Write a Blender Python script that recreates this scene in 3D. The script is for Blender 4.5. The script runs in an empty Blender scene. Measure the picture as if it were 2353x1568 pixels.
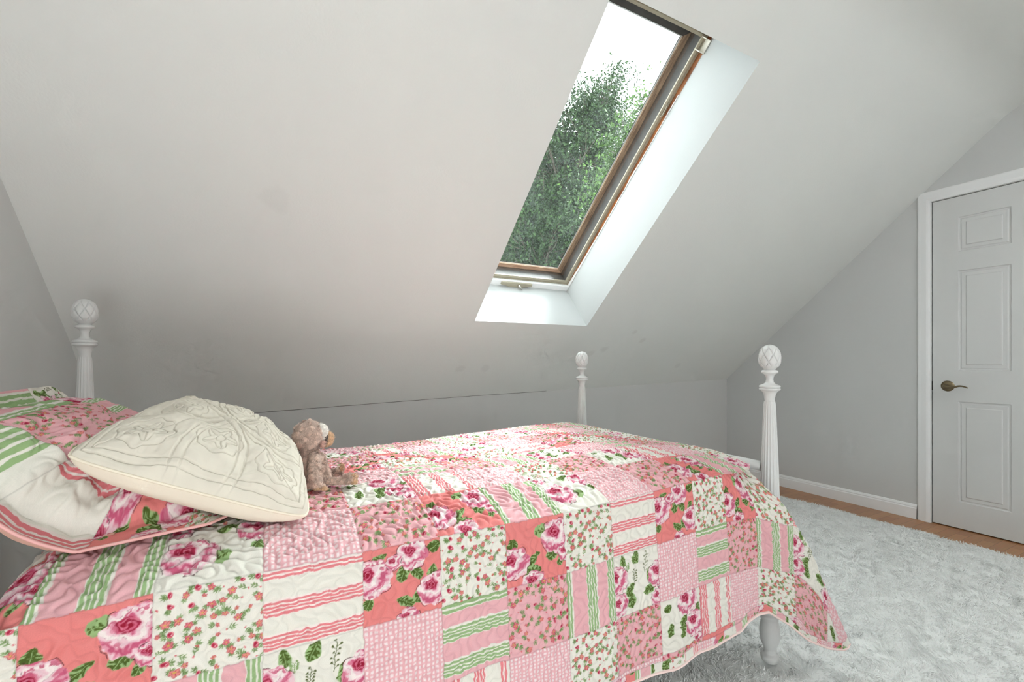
import bpy, bmesh, math
import numpy as np
from mathutils import Vector
rng = np.random.default_rng(7)
SC = bpy.context.scene
COL = SC.collection
PI = math.pi

# ------------------------------------------------------------------ helpers
def lin(c):
    c = np.asarray(c, float) / 255.0
    return np.where(c <= 0.04045, c / 12.92, ((c + 0.055) / 1.055) ** 2.4)

def link(o, parent=None):
    COL.objects.link(o)
    if parent is not None:
        o.parent = parent
    return o

def np_mesh(name, V, faces, mat, parent=None, smooth=True, colors=None, mats=None, midx=None):
    """V (n,3); faces: list of (m,k) int arrays"""
    me = bpy.data.meshes.new(name)
    V = np.ascontiguousarray(V, dtype=np.float32)
    if parent is not None:
        V = V - np.array(parent['_o'], dtype=np.float32)
    me.vertices.add(len(V)); me.vertices.foreach_set('co', V.ravel())
    faces = [np.asarray(f, dtype=np.int32) for f in faces if len(f)]
    loops = np.concatenate([f.ravel() for f in faces])
    tot = np.concatenate([np.full(len(f), f.shape[1], np.int32) for f in faces])
    start = np.concatenate([[0], np.cumsum(tot)[:-1]]).astype(np.int32)
    me.loops.add(len(loops)); me.loops.foreach_set('vertex_index', loops)
    me.polygons.add(len(tot)); me.polygons.foreach_set('loop_start', start)
    me.polygons.foreach_set('loop_total', tot)
    me.polygons.foreach_set('use_smooth', np.full(len(tot), smooth, dtype=bool))
    if midx is not None:
        me.polygons.foreach_set('material_index', np.asarray(midx, np.int32))
    me.update(calc_edges=True)
    if colors is not None:
        at = me.color_attributes.new('Col', 'FLOAT_COLOR', 'POINT')
        c = np.ones((len(V), 4), np.float32); c[:, :3] = colors
        at.data.foreach_set('color', c.ravel())
    for m in (mats or [mat]):
        me.materials.append(m)
    o = bpy.data.objects.new(name, me)
    return link(o, parent)

def grid_faces(nr, nc, off=0, flip=False):
    i = np.arange((nr - 1) * (nc - 1)); r = i // (nc - 1); c = i % (nc - 1)
    a = r * nc + c + off
    q = np.stack([a, a + 1, a + nc + 1, a + nc], 1)
    return q[:, ::-1] if flip else q

def bm_obj(name, bm, mat, parent=None, smooth=False, bevel=0, seg=2, autosm=False):
    me = bpy.data.meshes.new(name)
    bmesh.ops.recalc_face_normals(bm, faces=bm.faces)
    if parent is not None:
        bmesh.ops.translate(bm, verts=bm.verts, vec=-Vector(parent['_o']))
    bm.to_mesh(me); bm.free()
    me.materials.append(mat)
    if smooth:
        for p in me.polygons: p.use_smooth = True
    o = bpy.data.objects.new(name, me)
    link(o, parent)
    if bevel:
        m = o.modifiers.new('b', 'BEVEL'); m.width = bevel; m.segments = seg; m.limit_method = 'ANGLE'
    return o

def box(bm, lo, hi):
    vs = [bm.verts.new((x, y, z)) for x in (lo[0], hi[0]) for y in (lo[1], hi[1]) for z in (lo[2], hi[2])]
    for f in ((0, 1, 3, 2), (4, 6, 7, 5), (0, 4, 5, 1), (2, 3, 7, 6), (0, 2, 6, 4), (1, 5, 7, 3)):
        bm.faces.new([vs[i] for i in f])

def prism(bm, pts, vec):
    vec = Vector(vec)
    a = [bm.verts.new(Vector(p)) for p in pts]
    b = [bm.verts.new(Vector(p) + vec) for p in pts]
    bm.faces.new(a); bm.faces.new(b[::-1])
    n = len(a)
    for i in range(n):
        bm.faces.new([a[i], a[(i + 1) % n], b[(i + 1) % n], b[i]])

def thing(name, label, cat, loc=(0, 0, 0), group=None, kind=None):
    o = bpy.data.objects.new(name, None); COL.objects.link(o)
    o.location = loc; o['_o'] = list(loc); o.empty_display_size = 0.05
    tag(o, label, cat, group, kind)
    return o

def tag(o, label=None, cat=None, group=None, kind=None):
    if label: o['label'] = label
    if cat: o['category'] = cat
    if group: o['group'] = group
    if kind: o['kind'] = kind
    return o

def catmull(P, n):
    P = np.asarray(P, float); k = len(P)
    t = np.linspace(0, k - 1, n); i = np.clip(t.astype(int), 0, k - 2); f = (t - i)[:, None]
    g = lambda j: P[np.clip(j, 0, k - 1)]
    a, b, c, d = g(i - 1), g(i), g(i + 1), g(i + 2)
    return 0.5 * ((2 * b) + (-a + c) * f + (2 * a - 5 * b + 4 * c - d) * f ** 2 + (-a + 3 * b - 3 * c + d) * f ** 3)

def tube_arrays(P, rad, seg=12, cap=True):
    """P (n,3), rad (n,) -> V, quads, tris"""
    P = np.asarray(P, float); n = len(P); rad = np.broadcast_to(np.asarray(rad, float), (n,))
    T = np.gradient(P, axis=0); T /= np.linalg.norm(T, axis=1)[:, None] + 1e-12
    up = np.array([0, 0, 1.0])
    if abs(T[0] @ up) > .9: up = np.array([1.0, 0, 0])
    N = np.cross(T, up); N /= np.linalg.norm(N, axis=1)[:, None] + 1e-12
    B = np.cross(T, N)
    a = np.linspace(0, 2 * PI, seg, endpoint=False)
    V = P[:, None] + rad[:, None, None] * (np.cos(a)[None, :, None] * N[:, None] + np.sin(a)[None, :, None] * B[:, None])
    V = V.reshape(-1, 3)
    q = []
    for i in range(n - 1):
        for j in range(seg):
            q.append((i * seg + j, i * seg + (j + 1) % seg, (i + 1) * seg + (j + 1) % seg, (i + 1) * seg + j))
    t = []
    if cap:
        V = np.vstack([V, P[0], P[-1]]); c0 = len(V) - 2; c1 = len(V) - 1
        for j in range(seg):
            t.append((c0, (j + 1) % seg, j)); t.append((c1, (n - 1) * seg + j, (n - 1) * seg + (j + 1) % seg))
    return V, np.array(q), np.array(t).reshape(-1, 3)

def tube(name, P, rad, mat, parent=None, seg=12, n=None):
    if n: 
        rad = np.interp(np.linspace(0, 1, n), np.linspace(0, 1, len(P)), np.broadcast_to(rad, (len(P),)))
        P = catmull(P, n)
    V, q, t = tube_arrays(P, rad, seg)
    return np_mesh(name, V, [q, t], mat, parent)

# ------------------------------------------------------------------ materials
def mat_new(name):
    m = bpy.data.materials.new(name); m.use_nodes = True
    nt = m.node_tree; b = nt.nodes['Principled BSDF']
    return m, nt, b

def simple(name, rgb, rough=0.6, metal=0, bump=0, bscale=200, var=0, vscale=4, spec=0.5, dist=0.001):
    m, nt, b = mat_new(name)
    c = lin(rgb)
    b.inputs['Roughness'].default_value = rough; b.inputs['Metallic'].default_value = metal
    b.inputs['Specular IOR Level'].default_value = spec
    b.inputs['Base Color'].default_value = (*c, 1)
    tc = nt.nodes.new('ShaderNodeTexCoord')
    if var:
        n = nt.nodes.new('ShaderNodeTexNoise'); n.inputs['Scale'].default_value = vscale; n.inputs['Detail'].default_value = 4
        nt.links.new(tc.outputs['Object'], n.inputs['Vector'])
        r = nt.nodes.new('ShaderNodeValToRGB')
        r.color_ramp.elements[0].position = .3; r.color_ramp.elements[1].position = .7
        r.color_ramp.elements[0].color = (*(c * (1 - var)), 1); r.color_ramp.elements[1].color = (*np.clip(c * (1 + var * .6), 0, 1), 1)
        nt.links.new(n.outputs['Fac'], r.inputs['Fac']); nt.links.new(r.outputs['Color'], b.inputs['Base Color'])
    if bump:
        n = nt.nodes.new('ShaderNodeTexNoise'); n.inputs['Scale'].default_value = bscale; n.inputs['Detail'].default_value = 3
        nt.links.new(tc.outputs['Object'], n.inputs['Vector'])
        bp = nt.nodes.new('ShaderNodeBump'); bp.inputs['Strength'].default_value = bump; bp.inputs['Distance'].default_value = dist
        nt.links.new(n.outputs['Fac'], bp.inputs['Height']); nt.links.new(bp.outputs['Normal'], b.inputs['Normal'])
    return m

def vcol_mat(name, rough=.85, bump=.25, bscale=900, sheen=0.0, mul=1.0):
    m, nt, b = mat_new(name)
    a = nt.nodes.new('ShaderNodeVertexColor'); a.layer_name = 'Col'
    nt.links.new(a.outputs['Color'], b.inputs['Base Color'])
    b.inputs['Roughness'].default_value = rough; b.inputs['Specular IOR Level'].default_value = .2
    b.inputs['Sheen Weight'].default_value = sheen
    if bump:
        tc = nt.nodes.new('ShaderNodeTexCoord')
        n = nt.nodes.new('ShaderNodeTexNoise'); n.inputs['Scale'].default_value = bscale
        nt.links.new(tc.outputs['Object'], n.inputs['Vector'])
        bp = nt.nodes.new('ShaderNodeBump'); bp.inputs['Strength'].default_value = bump; bp.inputs['Distance'].default_value = .0006
        nt.links.new(n.outputs['Fac'], bp.inputs['Height']); nt.links.new(bp.outputs['Normal'], b.inputs['Normal'])
    return m

def wood_mat(name, dark, light, axis=(1, 1, 1), scale=12, rough=.5, vec=None):
    m, nt, b = mat_new(name)
    tc = nt.nodes.new('ShaderNodeTexCoord'); mp = nt.nodes.new('ShaderNodeMapping')
    mp.inputs['Scale'].default_value = axis
    if vec: mp.inputs['Rotation'].default_value = vec
    nt.links.new(tc.outputs['Object'], mp.inputs['Vector'])
    w = nt.nodes.new('ShaderNodeTexNoise'); w.inputs['Scale'].default_value = scale; w.inputs['Detail'].default_value = 6; w.inputs['Distortion'].default_value = .6
    nt.links.new(mp.outputs['Vector'], w.inputs['Vector'])
    r = nt.nodes.new('ShaderNodeValToRGB')
    r.color_ramp.elements[0].position = .35; r.color_ramp.elements[1].position = .65
    r.color_ramp.elements[0].color = (*lin(dark), 1); r.color_ramp.elements[1].color = (*lin(light), 1)
    nt.links.new(w.outputs['Fac'], r.inputs['Fac']); nt.links.new(r.outputs['Color'], b.inputs['Base Color'])
    b.inputs['Roughness'].default_value = rough
    return m

M_wall = simple('wall_paint', (209, 210, 209), .75, bump=.25, bscale=260, var=.02, vscale=2)
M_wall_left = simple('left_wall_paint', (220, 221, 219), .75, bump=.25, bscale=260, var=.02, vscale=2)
M_trim = simple('trim_paint', (242, 243, 243), .45, var=.015, vscale=3)
M_door = simple('door_paint', (216, 217, 216), .4, bump=.08, bscale=120, var=.015, vscale=5)
M_shaft = simple('shaft_paint', (190, 192, 191), .6, bump=.15, bscale=150, var=.01)
M_bed = simple('white_bed_paint', (214, 215, 213), .38, bump=.05, bscale=90, var=.02, vscale=20)
M_brass = simple('antique_brass', (128, 115, 92), .32, metal=1, var=.1, vscale=60)
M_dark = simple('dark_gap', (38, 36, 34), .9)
M_beige = simple('beige_metal', (176, 168, 148), .38, metal=.2, var=.06, vscale=30)
M_greydark = simple('grey_weatherstrip', (74, 71, 68), .55, var=.25, vscale=18)
M_sashdark = simple('dark_stained_wood', (84, 70, 60), .6, var=.3, vscale=25, bump=.3, bscale=100)
M_plasticw = simple('white_plastic', (238, 234, 222), .4)
M_matt = simple('mattress_ticking', (225, 222, 215), .9)
M_under = simple('quilt_backing', (226, 178, 170), .9, bump=.3, bscale=150)

def ceiling_mat():
    m, nt, b = mat_new('ceiling_paint')
    tc = nt.nodes.new('ShaderNodeTexCoord')
    n = nt.nodes.new('ShaderNodeTexNoise'); n.inputs['Scale'].default_value = 1.3; n.inputs['Detail'].default_value = 3
    nt.links.new(tc.outputs['Object'], n.inputs['Vector'])
    r = nt.nodes.new('ShaderNodeValToRGB'); r.color_ramp.elements[0].position = .3; r.color_ramp.elements[1].position = .7
    r.color_ramp.elements[0].color = (*lin((228, 230, 227)), 1); r.color_ramp.elements[1].color = (*lin((231, 233, 229)), 1)
    nt.links.new(n.outputs['Fac'], r.inputs['Fac'])
    last = r.outputs['Color']
    # faint scuffs and stains on the plaster
    n2 = nt.nodes.new('ShaderNodeTexNoise'); n2.inputs['Scale'].default_value = 14
    nt.links.new(tc.outputs['Object'], n2.inputs['Vector'])
    for (x, y, z, rad, k) in STAINS:
        d = nt.nodes.new('ShaderNodeVectorMath'); d.operation = 'DISTANCE'; d.inputs[1].default_value = (x, y, z)
        nt.links.new(tc.outputs['Object'], d.inputs[0])
        ad = nt.nodes.new('ShaderNodeMath'); ad.operation = 'MULTIPLY_ADD'; ad.inputs[1].default_value = rad * 1.6
        nt.links.new(n2.outputs['Fac'], ad.inputs[0]); nt.links.new(d.outputs['Value'], ad.inputs[2])
        mr = nt.nodes.new('ShaderNodeMapRange'); mr.inputs['From Min'].default_value = rad * .9 + rad * .6; mr.inputs['From Max'].default_value = rad * 1.2 + rad * .8
        mr.inputs['To Min'].default_value = k * .7; mr.inputs['To Max'].default_value = 0; mr.clamp = True
        nt.links.new(ad.outputs['Value'], mr.inputs['Value'])
        mx = nt.nodes.new('ShaderNodeMixRGB'); mx.inputs['Color2'].default_value = (*lin((196, 194, 190)), 1)
        nt.links.new(mr.outputs['Result'], mx.inputs['Fac']); nt.links.new(last, mx.inputs['Color1']); last = mx.outputs['Color']
    nt.links.new(last, b.inputs['Base Color'])
    b.inputs['Roughness'].default_value = .7
    n3 = nt.nodes.new('ShaderNodeTexNoise'); n3.inputs['Scale'].default_value = 130; n3.inputs['Detail'].default_value = 4
    nt.links.new(tc.outputs['Object'], n3.inputs['Vector'])
    bp = nt.nodes.new('ShaderNodeBump'); bp.inputs['Strength'].default_value = .35; bp.inputs['Distance'].default_value = .0012
    nt.links.new(n3.outputs['Fac'], bp.inputs['Height']); nt.links.new(bp.outputs['Normal'], b.inputs['Normal'])
    return m

def floor_mat():
    m, nt, b = mat_new('oak_planks')
    tc = nt.nodes.new('ShaderNodeTexCoord')
    br = nt.nodes.new('ShaderNodeTexBrick')
    br.inputs['Scale'].default_value = 1; br.inputs['Brick Width'].default_value = .9; br.inputs['Row Height'].default_value = .057
    br.inputs['Mortar Size'].default_value = .0007; br.inputs['Color1'].default_value = (*lin((196, 140, 92)), 1)
    br.inputs['Color2'].default_value = (*lin((172, 118, 74)), 1); br.inputs['Mortar'].default_value = (*lin((96, 62, 38)), 1)
    br.inputs['Bias'].default_value = -.1
    nt.links.new(tc.outputs['Object'], br.inputs['Vector'])
    mp = nt.nodes.new('ShaderNodeMapping'); mp.inputs['Scale'].default_value = (2, 40, 1)
    nt.links.new(tc.outputs['Object'], mp.inputs['Vector'])
    n = nt.nodes.new('ShaderNodeTexNoise'); n.inputs['Scale'].default_value = 3; n.inputs['Detail'].default_value = 5
    nt.links.new(mp.outputs['Vector'], n.inputs['Vector'])
    mx = nt.nodes.new('ShaderNodeMixRGB'); mx.blend_type = 'MULTIPLY'; mx.inputs['Fac'].default_value = .35
    nt.links.new(br.outputs['Color'], mx.inputs['Color1']); nt.links.new(n.outputs['Color'], mx.inputs['Color2'])
    nt.links.new(mx.outputs['Color'], b.inputs['Base Color']); b.inputs['Roughness'].default_value = .3
    return m

# ------------------------------------------------------------------ room numbers
X0, X1, YK = -.711, 3.708, 2.7535
ZK, S = .8613, .8742
YF, ZF = .905, 0
YB = -2.3
NS = math.hypot(S, 1)
eN = np.array([0, S, 1]) / NS          # outward normal of sloped ceiling
eV = np.array([0, -1, S]) / NS         # up the slope
VT = (YK - YF) * NS
ZF = ZK + S * (YK - YF)
def SP(x, v, t=0.0): return np.array([x, YK, ZK]) + eV * v + eN * t
def knee(x): return np.interp(x, [-.75, -.035, 1.162, 3.75], [.738, .753, .795, .8613])
SX0, SX1, SV0, SV1, SD = 1.004, 1.773, .585, 2.112, .335

FR = .30; TH = math.atan(S); TL = FR * math.tan(TH / 2); AL = FR * TH
def slope_pt(x, v):
    if v <= VT - TL: p = SP(x, v)
    elif v <= VT - TL + AL:
        a = (v - (VT - TL)) / FR; q = SP(x, VT - TL)
        # rolled joint between the slope and the flat part
        c0 = q - eN * FR
        p = c0 + FR * (eN * math.cos(a) + eV * math.sin(a))
    else:
        p = np.array([x, YF - TL - (v - (VT - TL + AL)), ZF])
    k = max(0, 1 - v / .4) ** 2
    p[2] -= (ZK - knee(x)) * k
    return p
STAINS = [(*(SP(1.95, .33)), .03, .35), (*(SP(2.05, .37)), .035, .4), (*(SP(2.33, .47)), .025, .4), (*(SP(1.03, .19)), .03, .3),
          (*(SP(1.2, .19)), .03, .3), (*(SP(.02, 1.15)), .05, .18), (*(SP(2.9, .2)), .03, .25), (*(SP(2.2, .55)), .02, .35)]
M_ceil = ceiling_mat()

# floor
bm = bmesh.new(); box(bm, (X0 - .05, YB - .05, -.06), (X1 + .1, YK + .05, 0))
tag(bm_obj('floor', bm, floor_mat()), 'orange oak plank floor showing as a strip beyond the white rug', 'floor', kind='structure')
# ceiling (slope with skylight hole + flat part) and shaft
xs = sorted(set(np.round(np.concatenate([np.linspace(X0, X1, 40), [SX0, SX1]]), 5)))
vs = sorted(set(np.round(np.concatenate([np.linspace(0, .4, 9), np.linspace(.4, VT - TL, 12), np.linspace(VT - TL, VT - TL + AL, 10), np.linspace(VT - TL + AL + .1, VT - TL + AL + (YF - TL - YB), 10), [SV0, SV1]]), 5)))
V = np.array([slope_pt(x, v) for v in vs for x in xs]); nc = len(xs)
F = []
for i in range(len(vs) - 1):
    for j in range(nc - 1):
        cx, cv = (xs[j] + xs[j + 1]) / 2, (vs[i] + vs[i + 1]) / 2
        if SX0 < cx < SX1 and SV0 < cv < SV1: continue
        F.append((i * nc + j, i * nc + j + 1, (i + 1) * nc + j + 1, (i + 1) * nc + j))
ceil = np_mesh('ceiling', V, [np.array(F)], M_ceil, smooth=True)
tag(ceil, 'sloped off-white plaster attic ceiling with faint scuffs', 'ceiling', kind='structure')
c = [SP(SX0, SV0), SP(SX1, SV0), SP(SX1, SV1), SP(SX0, SV1)]
d = [SP(SX0, SV0, SD), SP(SX1, SV0, SD), SP(SX1, SV1, SD), SP(SX0, SV1, SD)]
V = np.array(c + d); F = np.array([(0, 1, 5, 4), (1, 2, 6, 5), (2, 3, 7, 6), (3, 0, 4, 7)])
tag(np_mesh('trim_1', V, [F], M_shaft, smooth=False), 'bright white drywall shaft lining the skylight opening', 'skylight shaft', kind='structure')

# walls
def wall_profile(x, th, ys):
    """closed polygon in the y-z plane between given y range following the ceiling"""
def zc(y): return ZF if y < YF else ZK + S * (YK - y)
def yz_prism(name, polys, x, dx, mat, label):
    bm = bmesh.new()
    for P in polys: prism(bm, [(x, y, z) for y, z in P], (dx, 0, 0))
    return tag(bm_obj(name, bm, mat), label, 'wall', kind='structure')
yz_prism('wall_left', [[(YB, 0), (YK, 0), (YK, ZK + .06), (YF, ZF + .06), (YB, ZF + .06)]], X0 - .06, .06, M_wall_left,
         'pale grey gable wall behind the head of the bed')
DY0, DY1, DZ = .470, 1.290, 2.032
yz_prism('wall_right', [[(DY1, 0), (YK, 0), (YK, ZK + .06), (DY1, zc(DY1) + .06)],
                        [(DY0, DZ), (DY1, DZ), (DY1, zc(DY1) + .06), (YF, ZF + .06), (DY0, ZF + .06)],
                        [(YB, 0), (DY0, 0), (DY0, ZF + .06), (YB, ZF + .06)]], X1, .08, M_wall, 'grey painted gable wall holding the white door')
kx = np.linspace(X0, X1, 20)
bm = bmesh.new()
prism(bm, [(X0, YK, 0)] + [(X1, YK, 0)] + [(x, YK, knee(x) + .08) for x in kx[::-1]], (0, .06, 0))
tag(bm_obj('wall_back', bm, simple('knee_wall_paint', (206, 206, 204), .75, bump=.25, bscale=260, var=.02, vscale=2)), 'low grey knee wall under the sloped ceiling behind the bed', 'wall', kind='structure')
bm = bmesh.new(); box(bm, (X0, YB - .06, 0), (X1, YB, ZF))
tag(bm_obj('wall_front', bm, M_wall), 'plain grey wall behind the viewer', 'wall', kind='structure')

V, q, tt = tube_arrays(np.array([(x, YK - .0008, knee(x) + .0004 * math.sin(x * 37)) for x in np.linspace(-.1, 1.75, 80)]), .0011, 5)
tag(np_mesh('trim_2', V, [q, tt], simple('dark_caulk_line', (92, 88, 84), .9)), 'thin dark gap line where ceiling meets the knee wall', 'crack', kind='structure')  # dark caulk along the joint
# baseboards
def baseboard(name, pts_fn, a, b, label):
    prof = [(0, 0), (.014, 0), (.014, .068), (.009, .074), (.010, .080), (.004, .092), (0, .094)]
    V = [pts_fn(a, o, z) for o, z in prof] + [pts_fn(b, o, z) for o, z in prof]
    n = len(prof); F = [(i, i + 1, n + i + 1, n + i) for i in range(n - 1)]
    o = np_mesh(name, np.array(V), [np.array(F)], M_trim, smooth=False)
    tag(o, label, 'baseboard', kind='structure')
baseboard('baseboard_right', lambda y, o, z: (X1 - o, y, z), YK - .014, 1.362, 'white moulded baseboard along the door wall')
baseboard('baseboard_back', lambda x, o, z: (x, YK - o, z), X0, X1, 'white moulded baseboard along the low knee wall')

# door
door = thing('door_1', 'white six-panel interior door with brass lever handle', 'door', (X1, DY1, 0), kind='structure')
def door_slab():
    bm = bmesh.new(); xf = X1 + .001
    y0, y1, z0, z1 = DY0 + .004, DY1 - .005, .006, DZ - .004
    cols = [(.595 - .0, .821), (.939, 1.165)]; rows = [(.165, .778), (.967, 1.576), (1.693, 1.903)]
    ycut = [y0, *cols[0], *cols[1], y1]; zcut = [z0, *rows[0], *rows[1], *rows[2], z1]
    def q(a, b, c, d): bm.faces.new([bm.verts.new(p) for p in (a, b, c, d)])
    for i in range(5):
        for j in range(7):
            ya, yb, za, zb = ycut[i], ycut[i + 1], zcut[j], zcut[j + 1]
            if i in (1, 3) and j in (1, 3, 5):
                R = [(0, 0), (.004, .006), (.010, .0065), (.016, .003), (.034, .004), (.038, .0005), (.04, 0)]
                for k in range(len(R) - 1):
                    (o1, d1), (o2, d2) = R[k], R[k + 1]
                    A = [(xf + d1, ya + o1, za + o1), (xf + d1, yb - o1, za + o1), (xf + d1, yb - o1, zb - o1), (xf + d1, ya + o1, zb - o1)]
                    B = [(xf + d2, ya + o2, za + o2), (xf + d2, yb - o2, za + o2), (xf + d2, yb - o2, zb - o2), (xf + d2, ya + o2, zb - o2)]
                    for m in range(4): q(A[m], A[(m + 1) % 4], B[(m + 1) % 4], B[m])
                q(*B)
            else:
                q((xf, ya, za), (xf, yb, za), (xf, yb, zb), (xf, ya, zb))
    t = .035
    for a, b in (((y0, z0), (y1, z0)), ((y1, z0), (y1, z1)), ((y1, z1), (y0, z1)), ((y0, z1), (y0, z0))):
        q((xf, *a), (xf, *b), (xf + t, *b), (xf + t, *a))
    q((xf + t, y0, z0), (xf + t, y1, z0), (xf + t, y1, z1), (xf + t, y0, z1))
    bmesh.ops.remove_doubles(bm, verts=bm.verts, dist=1e-5)
    return bm
bm_obj('door_panel', door_slab(), M_door, door)
bm = bmesh.new(); box(bm, (X1 + .04, DY0 - .02, 0), (X1 + .075, DY1, DZ)); bm_obj('gap_backing', bm, M_dark, door)  # near-black sheet behind the slab, shade of the door gap put into its colour
# casing: two legs + head, moulded profile
def casing():
    bm = bmesh.new()
    prof = [(0, 0), (0, .012), (.010, .015), (.020, .016), (.045, .013), (.060, .012), (.066, .008), (.066, 0)]  # offset outward, depth
    w = .068
    for k in range(len(prof) - 1):
        (o1, d1), (o2, d2) = prof[k], prof[k + 1]
        def loop(o, d):
            o = o + .003
            return [(X1 - d, DY1 + o, 0), (X1 - d, DY1 + o, DZ + o), (X1 - d, DY0 - o, DZ + o), (X1 - d, DY0 - o, 0)]
        A, B = loop(o1, d1), loop(o2, d2)
        for m in range(3):
            bm.faces.new([bm.verts.new(p) for p in (A[m], A[m + 1], B[m + 1], B[m])])
    bmesh.ops.remove_doubles(bm, verts=bm.verts, dist=1e-5)
    return bm
bm_obj('casing', casing(), M_trim, door)
def lathe_arrays(prof, seg, fn=None):
    """prof list (r,z) -> V, quads around +z axis; fn(r,z,theta)->r"""
    prof = np.asarray(prof, float); a = np.linspace(0, 2 * PI, seg, endpoint=False)
    R = np.repeat(prof[:, :1], seg, 1); Z = np.repeat(prof[:, 1:2], seg, 1)
    if fn is not None: R = fn(R, Z, a[None, :])
    V = np.stack([R * np.cos(a), R * np.sin(a), Z], 2).reshape(-1, 3)
    n = len(prof); i, j = np.meshgrid(np.arange(n - 1), np.arange(seg), indexing='ij'); i = i.ravel(); j = j.ravel()
    q = np.stack([i * seg + j, i * seg + (j + 1) % seg, (i + 1) * seg + (j + 1) % seg, (i + 1) * seg + j], 1)
    return V, q
hy, hz = 1.213, .870
V, q = lathe_arrays([(0, .009), (.012, .009), (.022, .007), (.030, .003), (.033, 0)], 40)
V = np.stack([X1 - .0 - V[:, 2], hy + V[:, 0], hz + V[:, 1]], 1)
ros = np_mesh('handle_rosette', V, [q], M_brass, door); ros['label'] = 'round antique brass rosette'
hp = [(X1 - .008, hy, hz), (X1 - .035, hy, hz), (X1 - .052, hy - .004, hz), (X1 - .058, hy - .02, hz - .004), (X1 - .057, hy - .045, hz - .003),
      (X1 - .055, hy - .070, hz + .004), (X1 - .054, hy - .09, hz + .002), (X1 - .053, hy - .108, hz - .006)]
lv = tube('lever_handle', hp, [.011, .011, .011, .008, .0062, .0055, .0048, .003], M_brass, door, seg=14, n=50); lv['label'] = 'curved antique brass lever'
bm = bmesh.new(); box(bm, (X1 - .0005, DY1 - .0045, hz - .028), (X1 + .012, DY1 - .0005, hz + .028)); bm_obj('strike_plate', bm, M_dark, door)

# ------------------------------------------------------------------ skylight window
sky = thing('window_1', 'weathered skylight in the sloped ceiling with wood and beige metal frame', 'window', tuple(SP(SX0, SV0, SD)), kind='structure')
def frame_ring(name, rings, mat):
    """rings: list of rectangles (x0,x1,v0,v1,t) forming a skin"""
    V = []; F = []
    for (a, b, v0, v1, t) in rings: V += [SP(a, v0, t), SP(b, v0, t), SP(b, v1, t), SP(a, v1, t)]
    for k in range(len(rings) - 1):
        for m in range(4): F.append((k * 4 + m, k * 4 + (m + 1) % 4, (k + 1) * 4 + (m + 1) % 4, (k + 1) * 4 + m))
    return np_mesh(name, np.array(V), [np.array(F)], mat, sky, smooth=False)
M_orange = wood_mat('bare_orange_pine', (122, 72, 40), (190, 122, 72), (60, 4, 4), 3, .55)
M_brown = wood_mat('faded_brown_wood', (122, 98, 78), (176, 150, 124), (50, 4, 4), 3, .6)
M_lightwood = wood_mat('light_peeling_wood', (170, 130, 104), (214, 182, 156), (4, 40, 40), 3, .6)
g = 0.0015
frame_ring('wood_lining', [(SX0 + g, SX1 - g, .578, SV1 - g, SD - .004), (SX0 + g, SX1 - g, .578, SV1 - g, .357)], M_orange)
# ragged white paint spilling from the shaft onto the wood lining
def ragged_paint():
    V = []; F = []; n = 220; vv = np.linspace(.58, 1.85, n)
    base = np.interp(vv, [.58, .72, .85, 1.0, 1.2, 1.35, 1.42, 1.5, 1.85], [.0205, .017, .012, .007, .0045, .0035, .010, .004, .002])
    r = np.cumsum(rng.normal(0, 1, n)); r -= np.linspace(r[0], r[-1], n); r = r / (np.abs(r).max() + 1e-9) * .0035 + rng.normal(0, .0005, n)
    w = np.clip(base + r, .0006, .0208)
    for i in range(n):
        V += [SP(SX1 - g - .0008, vv[i], SD - .004), SP(SX1 - g - .0008, vv[i], SD - .001 + w[i])]
        if i: F.append((2 * i - 2, 2 * i - 1, 2 * i + 1, 2 * i))
    return np_mesh('peeling_paint', np.array(V), [np.array(F)], M_trim, sky, smooth=False)
ragged_paint()
bm = bmesh.new()
def slab(bm, x0, x1, v0, v1, t0, t1):
    P = [SP(x0, v0, t0), SP(x1, v0, t0), SP(x1, v1, t0), SP(x0, v1, t0)]
    prism(bm, P, eN * (t1 - t0))
slab(bm, SX0 + .004, SX1 - .004, .579, .622, SD, .356)
sill = bm_obj('sill', bm, M_trim, sky, bevel=.002); sill['label'] = 'white painted sill under the glass'
bx0, bx1, bv0, bv1 = SX0 + .03, 1.743, .648, 2.082
frame_ring('metal_frame', [(SX0 + g, SX1 - g, .61, SV1 - g, .357), (SX0 + .012, SX1 - .012, .628, SV1 - .012, .3565), (SX0 + .012, SX1 - .012, .628, SV1 - .012, .360),
                           (SX0 + .018, SX1 - .018, .635, SV1 - .018, .360), (SX0 + .018, SX1 - .018, .635, SV1 - .018, .358), (bx0, bx1, bv0, bv1, .359), (bx0, bx1, bv0, bv1, .366)], M_beige)
frame_ring('weather_strip', [(bx0, bx1, bv0, bv1, .366), (bx0 - .001, bx1 + .001, bv0 - .001, bv1 + .001, .425)], M_greydark)
frame_ring('sash_liner', [(bx0 - .002, bx1 + .002, bv0 - .002, bv1 + .002, .408), (bx0 + .004, bx1 - .004, bv0 + .003, bv1 - .004, .436)], M_sashdark)
s_ = frame_ring('sash', [(bx0 - .002, bx1 + .002, bv0 - .004, bv1 + .002, .436), (bx0 + .036, bx1 - .036, bv0 + .028, bv1 - .03, .440), (bx0 + .036, bx1 - .036, bv0 + .028, bv1 - .03, .455)], M_brown)
s_.data.materials.append(M_lightwood); s_.data.materials.append(M_greydark)
for k, p in enumerate(s_.data.polygons):
    if k % 4 == 0: p.material_index = 1
    if k % 4 == 2: p.material_index = 2
gx0, gx1, gv0, gv1 = bx0 + .03, bx1 - .03, bv0 + .022, bv1 - .025
frame_ring('glazing_gasket', [(gx0 + .004, gx1 - .004, gv0 + .004, gv1 - .004, .447), (gx0 + .011, gx1 - .011, gv0 + .009, gv1 - .009, .449),
                              (gx0 + .013, gx1 - .013, gv0 + .010, gv1 - .010, .4485)], simple('silver_gasket', (214, 218, 214), .3, metal=.4))
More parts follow.
